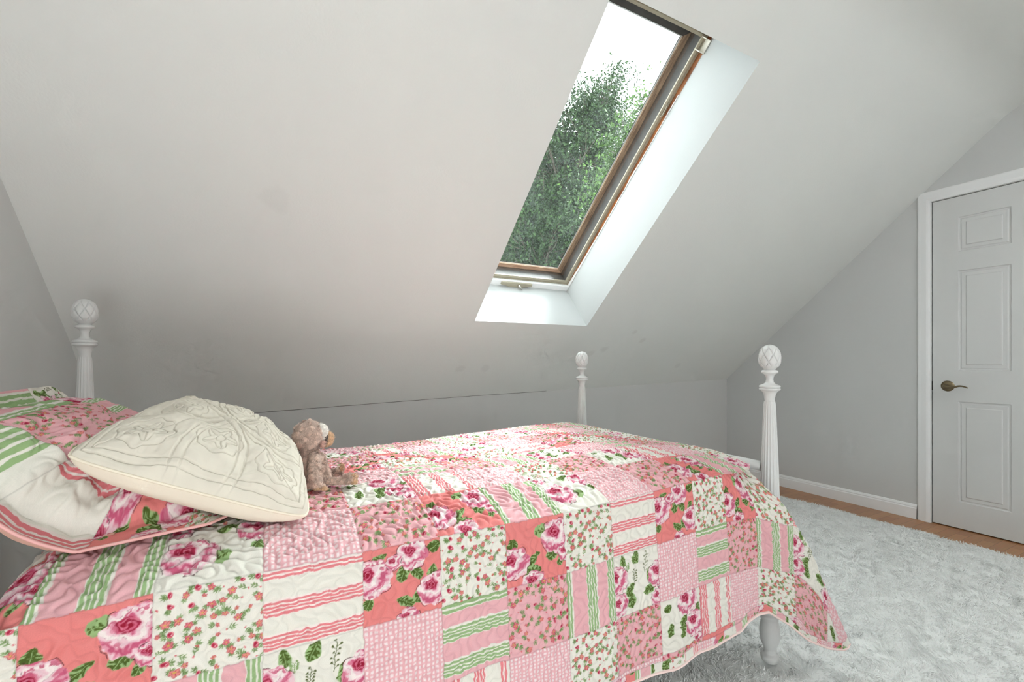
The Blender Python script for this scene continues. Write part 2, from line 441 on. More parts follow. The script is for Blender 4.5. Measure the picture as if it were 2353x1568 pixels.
def glass_mat():
    m = bpy.data.materials.new('dusty_glass'); m.use_nodes = True; nt = m.node_tree; nt.nodes.clear()
    out = nt.nodes.new('ShaderNodeOutputMaterial')
    tr = nt.nodes.new('ShaderNodeBsdfTransparent'); tr.inputs['Color'].default_value = (.90, .95, .93, 1)
    gl = nt.nodes.new('ShaderNodeBsdfGlossy'); gl.inputs['Roughness'].default_value = .03
    df = nt.nodes.new('ShaderNodeBsdfTranslucent'); df.inputs['Color'].default_value = (.75, .85, .83, 1)
    fr = nt.nodes.new('ShaderNodeFresnel'); fr.inputs['IOR'].default_value = 1.45
    m1 = nt.nodes.new('ShaderNodeMixShader'); m2 = nt.nodes.new('ShaderNodeMixShader')
    tc = nt.nodes.new('ShaderNodeTexCoord'); n = nt.nodes.new('ShaderNodeTexNoise'); n.inputs['Scale'].default_value = 5; n.inputs['Detail'].default_value = 6
    nt.links.new(tc.outputs['Object'], n.inputs['Vector'])
    mr = nt.nodes.new('ShaderNodeMapRange'); mr.inputs['From Min'].default_value = .35; mr.inputs['From Max'].default_value = .7
    mr.inputs['To Min'].default_value = DUST[0]; mr.inputs['To Max'].default_value = DUST[1]
    nt.links.new(n.outputs['Fac'], mr.inputs['Value'])
    nt.links.new(mr.outputs['Result'], m1.inputs['Fac']); nt.links.new(tr.outputs[0], m1.inputs[1]); nt.links.new(df.outputs[0], m1.inputs[2])
    nt.links.new(fr.outputs[0], m2.inputs['Fac']); nt.links.new(m1.outputs[0], m2.inputs[1]); nt.links.new(gl.outputs[0], m2.inputs[2])
    nt.links.new(m2.outputs[0], out.inputs['Surface'])
    return m
DUST = (.006, .016)
V = np.array([SP(gx0, gv0, .45), SP(gx1, gv0, .45), SP(gx1, gv1, .45), SP(gx0, gv1, .45)])
np_mesh('glass', V, [np.array([[0, 1, 2, 3]])], glass_mat(), sky, smooth=False)
# opaque outer curb closing the frame against the sky
frame_ring('curb', [(SX0 - .02, SX1 + .02, SV0 - .03, SV1 + .02, SD - .002), (SX0 - .02, SX1 + .02, SV0 - .03, SV1 + .02, .47), (bx0 + .03, bx1 - .03, bv0 + .024, bv1 - .028, .47)], M_dark)
# crank housing on the sill
def crank():
    r = thing2 = None
    bm = bmesh.new()
    x0, x1, v0, v1 = 1.265, 1.492, .588, .620
    P = [(x0, v0 + .012), (x0 + .06, v0 - .002), (x0 + .10, v0 - .007), (x1 - .09, v0 - .007), (x1 - .05, v0), (x1, v0 + .014), (x1 - .005, v1), (x0 + .005, v1)]
    t0 = .334
    prism(bm, [SP(a, b, t0) for a, b in P], -eN * .010)
    h = bm_obj('crank_housing', bm, M_beige, sky, bevel=.003)
    h['label'] = 'beige crank housing on the sill'
    P = np.array([SP(1.392, .603, .326), SP(1.394, .603, .308)])
    V, q, t = tube_arrays(P, [.009, .008], 12)
    P2 = catmull([SP(1.394, .606, .309), SP(1.404, .598, .304), SP(1.414, .588, .306), SP(1.412, .581, .312)], 12)
    V2, q2, t2 = tube_arrays(P2, [.005] * 12, 8)
    bmk = np_mesh('crank_knob', np.vstack([V, V2]), [np.vstack([q, q2 + len(V)]), np.vstack([t, t2 + len(V)])], simple('chrome_crank', (210, 208, 200), .25, metal=.8), sky)
    o = bmk; o.matrix_parent_inverse.identity()
    o['label'] = 'small silver crank stub'
crank()
# blind bracket at the top corner and little hook
bm = bmesh.new(); v = 2.06; xx = SX1 - .003
slab(bm, xx - .004, xx, v - .028, v + .028, .322, .356)
slab(bm, xx - .03, xx - .004, v + .024, v + .028, .322, .356); slab(bm, xx - .03, xx - .004, v - .028, v - .024, .322, .356)
bk = bm_obj('blind_bracket', bm, M_plasticw, sky); bk['label'] = 'small cream plastic blind bracket in the top corner'
P = catmull([SP(1.752, 1.735, .360), SP(1.752, 1.735, .346), SP(1.752, 1.760, .342), SP(1.752, 1.785, .348), SP(1.752, 1.785, .360)], 20)
V, q, t = tube_arrays(P, [.0022] * 20, 8); np_mesh('hook', V, [q, t], M_beige, sky)

# ------------------------------------------------------------------ trees outside
FW = np.array([.4717, .8818, 0]); RT = np.array([.8818, -.4717, 0])
def W(r, d, z): return RT * r + FW * d + np.array([0, 0, z])
def leaf_mat(name, a, b, c):
    m, nt, bs = mat_new(name)
    g_ = nt.nodes.new('ShaderNodeVertexColor'); g_.layer_name = 'Col'
    nt.links.new(g_.outputs['Color'], bs.inputs['Base Color'])
    bs.inputs['Roughness'].default_value = .5; bs.inputs['Specular IOR Level'].default_value = .3
    return m
def tree(label, trunk, clusters, cols, nleaf, lsize, seed):
    r = np.random.default_rng(seed)
    t = thing('tree', label, 'tree', tuple(trunk[0]), group=None)
    Vs, qs, ts, off = [], [], [], 0
    V, q, tt = tube_arrays(catmull(trunk, 20), np.linspace(.17, .03, 20), 10); Vs.append(V); qs.append(q); ts.append(tt); off = len(V)
    tr = catmull(trunk, 40)
    for c, rad in clusters:
        k = int(np.clip(np.interp(c[2] - rad - .4, tr[:, 2], np.arange(40)), 0, 39))
        mid = (tr[k] + c) / 2 + r.normal(0, .12, 3)
        P = catmull([tr[k], mid, c], 8)
        V, q, tt = tube_arrays(P, np.linspace(.035, .008, 8), 5); Vs.append(V); qs.append(q + off); ts.append(tt + off); off += len(V)
        for _ in range(5):
            e = c + r.normal(0, 1, 3) * rad * .6
            P = catmull([mid, (mid + e) / 2 + r.normal(0, .08, 3), e], 6)
            V, q, tt = tube_arrays(P, np.linspace(.014, .004, 6), 4); Vs.append(V); qs.append(q + off); ts.append(tt + off); off += len(V)
    np_mesh('trunk', np.vstack(Vs), [np.vstack(qs), np.vstack(ts)], simple('bark', (84, 76, 66), .9), t)
    Vl, Cl = [], []
    for c, rad in clusters:
        n = int(nleaf * (rad / .6) ** 2)
        # twiglets inside cluster -> clumpy
        tw = c + r.normal(0, 1, (max(8, n // 14), 3)) * rad * .5 * np.array([1, 1, .8])
        P = tw[r.integers(0, len(tw), n)] + r.normal(0, .085, (n, 3))
        a = r.normal(0, 1, (n, 3)); a[:, 2] -= .5; a /= np.linalg.norm(a, axis=1)[:, None]
        b_ = np.cross(a, r.normal(0, 1, (n, 3))); b_ /= np.linalg.norm(b_, axis=1)[:, None]
        L = lsize * r.uniform(.6, 1.3, n)[:, None]
        Vl.append(np.stack([P, P + a * L * .5 + b_ * L * .26, P + a * L, P + a * L * .5 - b_ * L * .26], 1).reshape(-1, 3))
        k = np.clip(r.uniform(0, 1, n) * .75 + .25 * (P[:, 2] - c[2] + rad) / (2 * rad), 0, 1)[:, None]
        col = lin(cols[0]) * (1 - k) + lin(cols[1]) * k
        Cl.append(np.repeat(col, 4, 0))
    Vl = np.vstack(Vl); n = len(Vl) // 4
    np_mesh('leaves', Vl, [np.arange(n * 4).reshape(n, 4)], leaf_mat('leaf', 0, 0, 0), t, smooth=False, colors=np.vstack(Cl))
    return t
r_ = np.random.default_rng(3)
def crown(ctrs):
    out = []
    for (px, py, dd, n, spread, rad) in ctrs:
        for _ in range(n):
            x = px + r_.normal(0, spread); y = py + r_.normal(0, spread)
            dj = dd + np.clip(r_.normal(0, .4), -.7, .7)
            out.append((W((x - 1176.5) / 1046 * dj, dj, 1.025 + (830 - y) / 1046 * dj), rad * r_.uniform(.75, 1.2)))
    return out
c1 = crown([(1388, 205, 11, 3, 12, .34), (1350, 245, 11, 8, 28, .42), (1405, 265, 11, 6, 25, .4), (1330, 310, 11, 7, 40, .45), (1400, 345, 11, 6, 38, .45),
            (1290, 390, 11, 9, 45, .5), (1360, 430, 11, 8, 45, .5), (1250, 470, 11, 9, 45, .5), (1330, 500, 11, 8, 45, .5), (1220, 545, 11, 10, 45, .5), (1300, 570, 11, 10, 45, .55),
            (1180, 600, 11, 8, 40, .5), (1250, 640, 11, 10, 50, .55), (1150, 500, 11.4, 5, 50, .5), (1200, 330, 12, 8, 50, .5), (1130, 430, 12, 8, 50, .5)])
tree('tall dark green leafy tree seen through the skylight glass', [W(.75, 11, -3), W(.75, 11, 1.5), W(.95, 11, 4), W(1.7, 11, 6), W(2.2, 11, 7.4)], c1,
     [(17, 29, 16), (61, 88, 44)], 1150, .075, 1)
c2 = crown([(1470, 262, 8.2, 3, 14, .28), (1440, 330, 8.2, 8, 30, .36), (1500, 320, 8.2, 8, 30, .4), (1430, 400, 8.2, 7, 30, .38), (1500, 420, 8.2, 8, 45, .42), (1450, 500, 8.2, 8, 50, .42), (1540, 400, 8.2, 8, 50, .45)])
tree('lighter yellow-green tree at the right of the skylight glass', [W(3.0, 8.2, -3), W(2.9, 8.2, 1.5), W(2.6, 8.2, 3.2), W(2.3, 8.2, 5.0)], c2,
     [(27, 49, 18), (79, 111, 43)], 950, .07, 2)
c3 = crown([(1130 + 60 * i, 560 + 30 * (i % 2), 16, 8, 45, .8) for i in range(7)] + [(1230 + 60 * i, 430, 16, 6, 50, .8) for i in range(4)])
tree('distant green foliage behind the tall tree outside', [W(1, 16, -3), W(1.2, 16, 1), W(1.4, 16, 4), W(1.6, 16, 6)], c3,
     [(20, 32, 18), (61, 85, 47)], 520, .12, 5)

# ------------------------------------------------------------------ raster noise
def fnoise(n, lo, hi, seed):
    """band-limited periodic gaussian noise on n x n, wavelengths lo..hi in pixels"""
    r = np.random.default_rng(seed)
    w = np.fft.fft2(r.normal(0, 1, (n, n))); f = np.fft.fftfreq(n)
    k = np.hypot(*np.meshgrid(f, f))
    m = np.exp(-((k - (1 / lo + 1 / hi) / 2) / ((1 / lo - 1 / hi) / 2 + 1e-9)) ** 2)
    z = np.real(np.fft.ifft2(w * m)); return (z - z.mean()) / z.std()
def samp(img, x, y):
    """bilinear periodic sampling at pixel coords"""
    h, w = img.shape[:2]
    xi = np.floor(x).astype(int); yi = np.floor(y).astype(int); fx = x - xi; fy = y - yi
    if img.ndim == 3: fx = fx[..., None]; fy = fy[..., None]
    a = img[yi % h, xi % w]; b = img[yi % h, (xi + 1) % w]; c_ = img[(yi + 1) % h, xi % w]; d_ = img[(yi + 1) % h, (xi + 1) % w]
    return (a * (1 - fx) + b * fx) * (1 - fy) + (c_ * (1 - fx) + d_ * fx) * fy

# ------------------------------------------------------------------ fabric tiles (painted pattern squares)
N = 300
class Tile:
    def __init__(s, bg, seed=0):
        s.c = np.empty((N, N, 3)); s.c[:] = bg; s.r = np.random.default_rng(seed)
        s.nz = fnoise(512, 14, 44, seed + 50)[:N, :N]
    def win(s, x, y, r):
        x0, x1 = max(0, int((x - r) * N)), min(N, int((x + r) * N) + 2); y0, y1 = max(0, int((y - r) * N)), min(N, int((y + r) * N) + 2)
        if x1 <= x0 or y1 <= y0: return None
        Y, X = np.mgrid[y0:y1, x0:x1]
        return slice(y0, y1), slice(x0, x1), (X + .5) / N - x, (Y + .5) / N - y
    def put(s, sl, mask, col):
        mask = np.clip(mask, 0, 1)[..., None]
        s.c[sl[0], sl[1]] = s.c[sl[0], sl[1]] * (1 - mask) + np.array(col, float) * mask
    def ell(s, x, y, a, b, ang, col, edge=1.2):
        w = s.win(x, y, max(a, b) * 1.1 + .01)
        if w is None: return
        ca, sa = math.cos(ang), math.sin(ang); u = w[2] * ca + w[3] * sa; v = -w[2] * sa + w[3] * ca
        d = (1 - np.hypot(u / a, v / b)) * min(a, b) * N
        s.put(w, d / edge + .5, col)
    def line(s, P, wd, col):
        P = np.asarray(P, float)
        for (x0, y0), (x1, y1) in zip(P[:-1], P[1:]):
            L = math.hypot(x1 - x0, y1 - y0); w = s.win((x0 + x1) / 2, (y0 + y1) / 2, L / 2 + wd + .01)
            if w is None: continue
            X = w[2] + (x0 + x1) / 2 - x0; Y = w[3] + (y0 + y1) / 2 - y0
            t = np.clip((X * (x1 - x0) + Y * (y1 - y0)) / (L * L + 1e-12), 0, 1)
            d = np.hypot(X - t * (x1 - x0), Y - t * (y1 - y0))
            s.put(w, (wd / 2 - d) * N + .5, col)
    def leaf(s, x, y, L, wd, ang, light=(160, 190, 130), dark=(84, 104, 44), bal=0.0):
        w = s.win(x, y, L * .62)
        if w is None: return
        ca, sa = math.cos(ang), math.sin(ang); u = (w[2] * ca + w[3] * sa) / (L / 2); v = (-w[2] * sa + w[3] * ca) / (wd / 2)
        nz = s.nz[w[0], w[1]]
        prof = np.sqrt(np.clip(1 - u * u, 0, 1)) * (1 - .25 * u) + .03 * nz
        d = (prof - np.abs(v)) * wd / 2 * N
        m = np.where(np.abs(u) < 1, d / 1.2 + .5, 0)
        s.put(w, m, light)
        ser = np.sin(u * 16 + np.abs(v) * 6) * .28 + nz * .16
        dk = ((.62 + bal + ser) * prof - np.abs(v)) * wd / 2 * N
        s.put(w, np.clip(m, 0, 1) * np.clip(dk / 1.2 + .5, 0, 1), dark)
        vein = (.05 - np.abs(v)) * wd * N / 2
        s.put(w, np.clip(m, 0, 1) * np.clip(vein + .5, 0, 1) * (u < .7), light)
        vein = (np.abs(np.sin(u * 8 + np.abs(v) * 3)) < .12) * (np.abs(v) < .5 * prof) * (nz > -.3)
        s.put(w, np.clip(m, 0, 1) * vein * .8, light)
    def rose(s, x, y, R, ph=0.0):
        w = s.win(x, y, R * 1.25)
        if w is None: return
        X, Y = w[2] / R, w[3] / R; r = np.hypot(X, Y); a = np.arctan2(Y, X)
        nz = s.nz[w[0], w[1]]
        edge = 1 + .09 * np.abs(np.sin(3.5 * a + ph)) * 1.3 - .06 + .03 * np.sin(11 * a + ph * 3)
        ink = (84, 42, 50)
        m = (edge * 1.02 - r) * R * N / 1.2 + .5
        base = np.zeros(r.shape + (3,)); base[:] = (244, 208, 216)
        def mix(mask, col):
            mm = np.clip(mask, 0, 1)[..., None]; base[:] = base * (1 - mm) + np.array(col, float) * mm
        # petals: warped rings around an off-centre heart
        hx, hy_ = .28 * math.cos(2.2 + ph), .30 * math.sin(1.9)
        rx, ry = X - hx, Y - hy_; rr = np.hypot(rx, ry * 1.25); aa = np.arctan2(ry, rx)
        pet = rr * 7.2 + 1.1 * np.sin(3 * aa + ph + rr * 2.2) + .30 * nz + .6 * np.sin(5 * aa - rr * 4)
        sh = np.sin(pet)
        k = 6
        mix((sh - .25) * k, (232, 160, 178)); mix((sh - .72) * k, (208, 98, 130))
        mix((-sh - .62) * k, (250, 238, 234))
        outer = np.clip((r - .45) * 4, 0, 1)
        mix(outer * np.clip((np.sin(pet * 1.0 + 2 * a) - .55) * 6, 0, 1) * (nz > -.2), (216, 124, 148))
        mix(np.clip((.44 - rr) * 14, 0, 1) * .8, (214, 104, 132))
        mix(np.clip((.44 - rr) * 14, 0, 1) * np.clip(np.sin(rr * 26 + aa * 2 + nz) * 4, 0, 1), (170, 44, 74))
        mix(np.clip((.24 - rr) * 14, 0, 1) * np.clip(.5 + np.sin(aa * 2 + rr * 18) * 3, 0, 1), (156, 26, 52))
        mix(np.clip((.5 - np.abs(np.sin(pet * .5 + .4))* 9) , 0, 1) * (rr > .42) * (nz > .35), ink)
        s.put(w, m, base) if False else None
        mm = np.clip(m, 0, 1)[..., None]
        s.c[w[0], w[1]] = s.c[w[0], w[1]] * (1 - mm) + base * mm
        # broken ink contour just outside
        ring = (1.6 - np.abs(edge * 1.06 - r) * R * N) * (np.sin(a * 5 + ph * 7) > .1)
        s.put(w, ring, ink)
    def sprig(s, x, y, L, ang, col=(86, 96, 50), seed=0):
        P = [(x, y)]
        for i in range(10):
            ang += s.r.normal(0, .12); P.append((P[-1][0] + L / 10 * math.cos(ang), P[-1][1] + L / 10 * math.sin(ang)))
            sd = 1 if i % 2 else -1; q = P[-1]; a2 = ang + sd * .9
            e = (q[0] + .035 * math.cos(a2), q[1] + .035 * math.sin(a2)); s.line([q, e], .006, col)
            for dd in (-.5, 0, .5): s.ell(e[0] + .012 * math.cos(a2 + dd), e[1] + .012 * math.sin(a2 + dd), .011, .007, a2 + dd, col)
        s.line(P, .007, col)
    def flower(s, x, y, R):
        r = s.r; a0 = r.uniform(0, 6.28); out = (176, 66, 80); pc = (236, 148, 142) if r.random() < .6 else (228, 126, 136)
        for i in range(5):
            a = a0 + i * 2 * PI / 5; s.ell(x + R * .62 * math.cos(a), y + R * .62 * math.sin(a), R * .52, R * .42, a, out)
        for i in range(5):
            a = a0 + i * 2 * PI / 5; s.ell(x + R * .57 * math.cos(a), y + R * .57 * math.sin(a), R * .46, R * .36, a, pc)
        for i in range(5):
            a = a0 + i * 2 * PI / 5 + .3; s.line([(x + R * .3 * math.cos(a), y + R * .3 * math.sin(a)), (x + R * .8 * math.cos(a), y + R * .8 * math.sin(a))], .004, out)
        s.ell(x, y, R * .26, R * .26, 0, (222, 184, 96))
    def bud(s, x, y, R):
        r = s.r
        s.ell(x, y, R, R * .85, r.uniform(0, 3), (226, 118, 134)); s.ell(x - R * .2, y + R * .1, R * .6, R * .5, 1, (176, 44, 72))
        s.ell(x + R * .25, y - R * .2, R * .35, R * .2, .5, (244, 190, 196)); s.line([(x - R * .6, y), (x, y - R * .6), (x + R * .7, y - R * .1)], .007, (190, 60, 86))
    def twig(s, x, y, ang, L):
        g1, g2 = (150, 178, 122), (112, 140, 84)
        e = (x + L * math.cos(ang), y + L * math.sin(ang)); s.line([(x, y), e], .004, g2)
        for t, sd in ((.45, 1), (.6, -1), (.95, 1), (1, -1), (1.05, 0)):
            q = (x + L * t * math.cos(ang), y + L * t * math.sin(ang)); a2 = ang + sd * .8
            s.ell(q[0] + .022 * math.cos(a2), q[1] + .022 * math.sin(a2), .019, .0068, a2, g1 if s.r.random() < .6 else g2)
            s.line([q, (q[0] + .03 * math.cos(a2), q[1] + .03 * math.sin(a2))], .004, g2)
CREAM = (241, 238, 227); PINK = (239, 183, 188); CORAL = (238, 140, 137); STR = (236, 138, 144); GRN = (158, 188, 134)
def small_floral(bg, seed):
    t = Tile(bg, seed); r = t.r; pts = []
    for _ in range(4000):
        p = r.uniform(0, 1, 2)
        if all(np.hypot(*(p - q)) > .098 for q in pts): pts.append(p)
        if len(pts) >= 60: break
    for i, (x, y) in enumerate(pts):
        k = i % 5
        if k in (0, 2):
            for _ in range(2): t.twig(x, y, r.uniform(0, 6.28), .045)
            t.flower(x, y, r.uniform(.033, .044))
        elif k == 1:
            for _ in range(2): t.twig(x, y, r.uniform(0, 6.28), .05)
            t.bud(x, y, r.uniform(.03, .038))
        elif k == 3:
            t.twig(x, y, r.uniform(0, 6.28), .06); t.ell(x, y, .012, .008, r.uniform(0, 3), (226, 110, 120))
        else:
            t.twig(x, y, r.uniform(0, 6.28), .04); t.flower(x + .01, y, .022)
    return t.c
def stripes(bg, fg, groups, vert, gap=CREAM, seed=0):
    t = Tile(bg, seed); Y, X = np.mgrid[0:N, 0:N] / N; c = X if vert else Y
    for a, b, n in groups:
        m = (c >= a - .012) & (c < b + .012); t.c[m] = gap
        k = (c - a) / (b - a) * n; m = (c >= a) & (c < b) & ((k % 1) < .64); t.c[m] = fg
    return t.c
def dots():
    t = Tile(PINK, 3); Y, X = np.mgrid[0:N, 0:N]; p = N / 17
    i = np.floor(Y / p); xo = X
    a = np.abs((xo / p) % 1 - .5); b = np.abs((Y / p) % 1 - .5)
    d = (.27 - np.maximum(a, b)) * p
    m = np.clip(d + .5, 0, 1)[..., None]; t.c = t.c * (1 - m) + np.array((250, 240, 238)) * m
    # woven gingham half tone
    m = (np.clip((.27 - a) * p + .5, 0, 1) * .25)[..., None]; t.c = t.c * (1 - m) + np.array((248, 214, 220)) * m
    return t.c
def coral(var):
    t = Tile(CORAL, 11 + var)
    if var == 0:
        t.leaf(.60, .80, .26, .20, .2, bal=-.35); t.leaf(.78, .42, .30, .20, .9); t.leaf(.93, .30, .30, .12, 1.1); t.leaf(.42, .36, .32, .13, .7); t.leaf(.42, .18, .28, .20, .1)
        t.leaf(.10, .66, .18, .16, 1.3, bal=.3)
        t.rose(.86, .66, .27, .3); t.rose(.12, .36, .24, 1.4); t.rose(.42, -.02, .20, 2.2); t.rose(1.0, .36, .13, .5)
    else:
        t.leaf(.50, .62, .26, .16, 1.2); t.leaf(.66, .60, .26, .14, 2.2); t.leaf(.72, .28, .28, .17, 1.1); t.leaf(.52, .22, .26, .14, 2.6); t.leaf(.20, .88, .2, .1, .4); t.leaf(.92, .90, .18, .16, .6, bal=.3)
        t.leaf(.88, .55, .2, .14, 1.3, bal=-.1); t.leaf(.06, .30, .18, .12, 1.2)
        t.rose(.10, .62, .25, .8); t.rose(.62, .84, .20, 1.9); t.rose(.38, .78, .10, .2); t.rose(.90, .30, .22, .1); t.rose(.55, -.02, .14, 1)
    return t.c
def bigrose(var):
    t = Tile(CREAM, 31 + var)
    if var == 0:
        t.leaf(.58, .34, .22, .20, .2, bal=-.3); t.leaf(.04, .42, .18, .14, 1.4, bal=.2); t.leaf(.62, .90, .30, .15, .5); t.leaf(.94, .44, .18, .15, 1.1, bal=.1)
        t.rose(.26, .42, .27, .3); t.rose(.95, .78, .24, 1.6); t.rose(.1, .9, .12, .4)
    elif var == 1:
        t.leaf(.20, .90, .20, .12, 1.8); t.leaf(.48, .90, .22, .16, 1.2); t.leaf(.34, .40, .24, .15, .8); t.leaf(.36, .22, .26, .18, 1.7); t.leaf(.80, .55, .26, .17, 1.6); t.leaf(.78, .30, .28, .15, .2)
        t.sprig(.68, .60, .32, 1.3); t.sprig(.42, .48, .2, 1.3); t.sprig(.30, .7, .12, 1.6, (140, 170, 110))
        t.rose(.06, .62, .22, .7); t.rose(.98, .52, .22, 2.1); t.rose(.1, .2, .18, 1.2); t.rose(.95, .12, .14, 0)
    else:
        t.leaf(.20, .42, .28, .13, 1.4); t.leaf(.52, .48, .26, .17, 1.0); t.leaf(.50, .30, .24, .13, 1.2); t.leaf(.16, .85, .18, .14, .4, bal=.2); t.leaf(.92, .62, .22, .12, 1.4)
        t.rose(.66, .84, .25, .5); t.rose(.82, .36, .24, 1.8); t.rose(.9, .02, .12, 1)
    return t.c
T = dict(wsf=small_floral(CREAM, 1), psf=small_floral(PINK, 2), dots=dots(), corA=coral(0), corB=coral(1), wbA=bigrose(0), wbB=bigrose(1), wbC=bigrose(2),
         pgv=stripes(PINK, GRN, [(0.0, .09, 2), (.40, .60, 4), (.84, 1.05, 4)], True), pgh=stripes(PINK, GRN, [(.90, 1.02, 2), (.52, .70, 4), (.08, .27, 4)], False),
         wph=stripes(CREAM, STR, [(.89, .99, 2), (.44, .62, 4), (.03, .21, 4)], False, gap=(250, 238, 232)), wpv=stripes(CREAM, STR, [(0, .22, 4), (.44, .62, 4), (.86, .96, 2)], True, gap=(250, 238, 232)),
         gw=stripes(CREAM, GRN, [(.0, 1.0, 5)], False))
SEQ = [['corA', 'psf', 'dots', 'pgv'], ['wsf', 'pgv', 'wsf', 'wbA'], ['wph', 'wbB', 'psf', 'dots'], ['corB', 'dots', 'wbC', 'psf'], ['wsf', 'pgh', 'wpv', 'corA']]
CB = np.array([-.445, -.297, -.152, -.008, .150, .296, .440, .588, .724, .866, 1.006, 1.131, 1.248, 1.394, 1.54, 1.69, 1.85]); C_OFF = -1
RB = np.array([-.58, -.43, -.400, -.272, -.13, 0, .145, .29, .435, .58, .725, .87, 1.015, 1.16, 1.31, 1.46])
RB = np.array([-.67, -.535, -.400, -.272, -.13, 0, .145, .29, .435, .58, .725, .87, 1.015, 1.16, 1.31, 1.46])
ZERO = int(np.where(RB == 0)[0][0])
WARP1 = fnoise(1024, 14, 60, 21); WARP2 = fnoise(1024, 14, 60, 22); WV = fnoise(1024, 3, 6, 30)
def sample_tiles(u, v, border=None):
    out = np.zeros(u.shape + (3,))
    wu = u + .0006 * samp(WARP1, u * 1000, v * 1000); wv = v + .0006 * samp(WARP2, u * 1000, v * 1000)
    k = np.clip(np.searchsorted(CB, wu, side='right') - 1, 0, len(CB) - 2); rr = np.clip(np.searchsorted(RB, wv, side='right') - 1, 0, len(RB) - 2)
    lx = (wu - CB[k]) / (CB[k + 1] - CB[k]); ly = (wv - RB[rr]) / (RB[rr + 1] - RB[rr])
    lx = np.clip(lx, 0, .9999); ly = np.clip(ly, 0, .9999)
    r = (ZERO - 1 - rr) % 4; kc = (k + C_OFF) % 5
    seam = np.minimum(np.minimum(lx, 1 - lx) * .145, np.minimum(ly, 1 - ly) * .14)
    def tsamp(img, a, b):
        x = np.clip(a * N - .5, 0, N - 1.001); y = np.clip(b * N - .5, 0, N - 1.001); return samp(img, x, y)
    for c in range(5):
        for q in range(4):
            m = (kc == c) & (r == q)
            if m.any(): out[m] = tsamp(T[SEQ[c][q]], lx[m], ly[m])
    if border is not None:
        b = border < .026
        names = ['corA', 'wbA', 'pgv', 'psf', 'corB', 'pgv', 'wbC', 'wsf', 'wpv', 'dots']
        idx = np.floor(u / .052).astype(int)
        for i, nm in enumerate(names):
            m = b & (idx % 10 == i)
            if m.any(): out[m] = tsamp(T[nm], ((u[m] / .052) % 1) * .36 + .3 * (i % 2) + .2, np.clip(border[m] / .145 + .35, 0, 1))
        seam = np.minimum(seam, np.where(b, np.abs(border - .026), np.abs(border - .026)))
        edge = border < .005
        out[edge] = (238, 222, 214)
    out *= (1 - .12 * np.exp(-(seam / .0011) ** 2))[..., None]
    out *= (1 + .012 * samp(WV, u * 1500, v * 1500))[..., None]
    return lin(np.clip(out, 0, 255)) * .82, seam
# meandering quilting stitches
MN = 1024; MPX = .0012
mz = fnoise(MN, 20, 42, 77)
gy, gx = np.gradient(mz); md = np.abs(mz) / (np.hypot(gx, gy) + .012) * MPX
mz2 = fnoise(MN, 20, 60, 78)
PUFF = (1 - np.exp(-(md / .0048) ** 1.35)) ; PUFF = PUFF * (1 + .18 * mz2)
STITCH = np.exp(-(md / .0011) ** 2)
def puff(u, v): return samp(PUFF, u / MPX, v / MPX)

# ------------------------------------------------------------------ quilt
def ztop_edge(x): return np.interp(x, [-.4, -.3, -.15, .3, .6, .72, .87, 1.0, 1.13, 1.25, 1.4], [.664, .667, .676, .679, .680, .685, .691, .699, .703, .699, .695])
def yedge(x): return .855 + .135 * np.clip((x - 1.2) / .2, 0, 1) ** 2.2
CR = ([.855, .875, .90, .95, 1.0, 1.08, 1.15, 1.3, 1.45, 1.6, 1.75, 1.85, 1.92, 1.955, 1.97], [0, .010, .020, .034, .043, .050, .052, .043, .036, .027, .014, .008, -.004, -.025, -.05])
def quilt_z(x, y):
    c = np.interp(y, *CR); ce = np.interp(yedge(x), *CR)
    far = np.clip((y - 1.35) / .5, 0, 1) * np.clip((x - .4) / 1.0, 0, 1) * .012
    h = c - ce * np.clip(1 - (y - yedge(x)) / .12, 0, 1)
    h = h * np.interp(x, [-.35, .9, 1.2, 1.4], [1, .85, .55, .42])
    roundx = -.02 * np.clip((x - 1.32) / .08, 0, 1) ** 2 - .03 * np.clip((-.29 - x) / .055, 0, 1) ** 2
    return ztop_edge(x) + h + far + roundx + .0025 * np.sin(x * 9 + y * 4) * np.clip((y - .9) * 8, 0, 1)
# fold curve running from the mattress corner down to the quilt tip (x, y, z)
EP = np.array([(1.40, .99, .695), (1.378, .965, .688), (1.36, .93, .672), (1.345, .87, .64), (1.361, .82, .594), (1.408, .808, .525), (1.46, .80, .452), (1.50, .795, .38), (1.537, .79, .305), (1.60, .783, .20), (1.660, .78, .100)])
def Ecurve(w):  # w 0..1 by z
    z = .695 + (.10 - .695) * w
    return np.interp(-z, -EP[:, 2], EP[:, 0]), np.interp(-z, -EP[:, 2], EP[:, 1]), z
def hem_z(s):   # hem height against column parameter
    return np.interp(s, [-.35, 0, .6, .9, 1.0, 1.05, 1.1, 1.144, 1.166, 1.20, 1.228, 1.269, 1.303, 1.348, 1.38, 1.392, 1.40], [.262, .256, .252, .250, .262, .262, .262, .268, .283, .292, .290, .238, .174, .122, .100, .100, .112])
cols = [-.345]
while cols[-1] < 1.4:
    x = cols[-1]; cols.append(x + (.00115 if x < .35 else .00115 + (x - .35) * .0009))
cols = np.array(cols); cols[-1] = 1.4
nside = 330; ws = np.linspace(1, 0, nside)
tops = [0.0]
while tops[-1] < 1:
    y = tops[-1]; tops.append(y + (.0015 + y * .0022))
tops = np.array(tops[1:]); tops[-1] = 1.0
S_, W_ = np.meshgrid(cols, ws)
t = np.clip((S_ - 1.1) / .3, 0, 1)
zt = ztop_edge(S_); Z = zt + W_ * (hem_z(S_) - zt)
Ex, Ey, Ez = Ecurve(np.clip((.695 - Z) / (.695 - .10), 0, 1))
ysurf = .855 - .035 * np.clip((zt - Z) / .43, 0, 1) ** .8
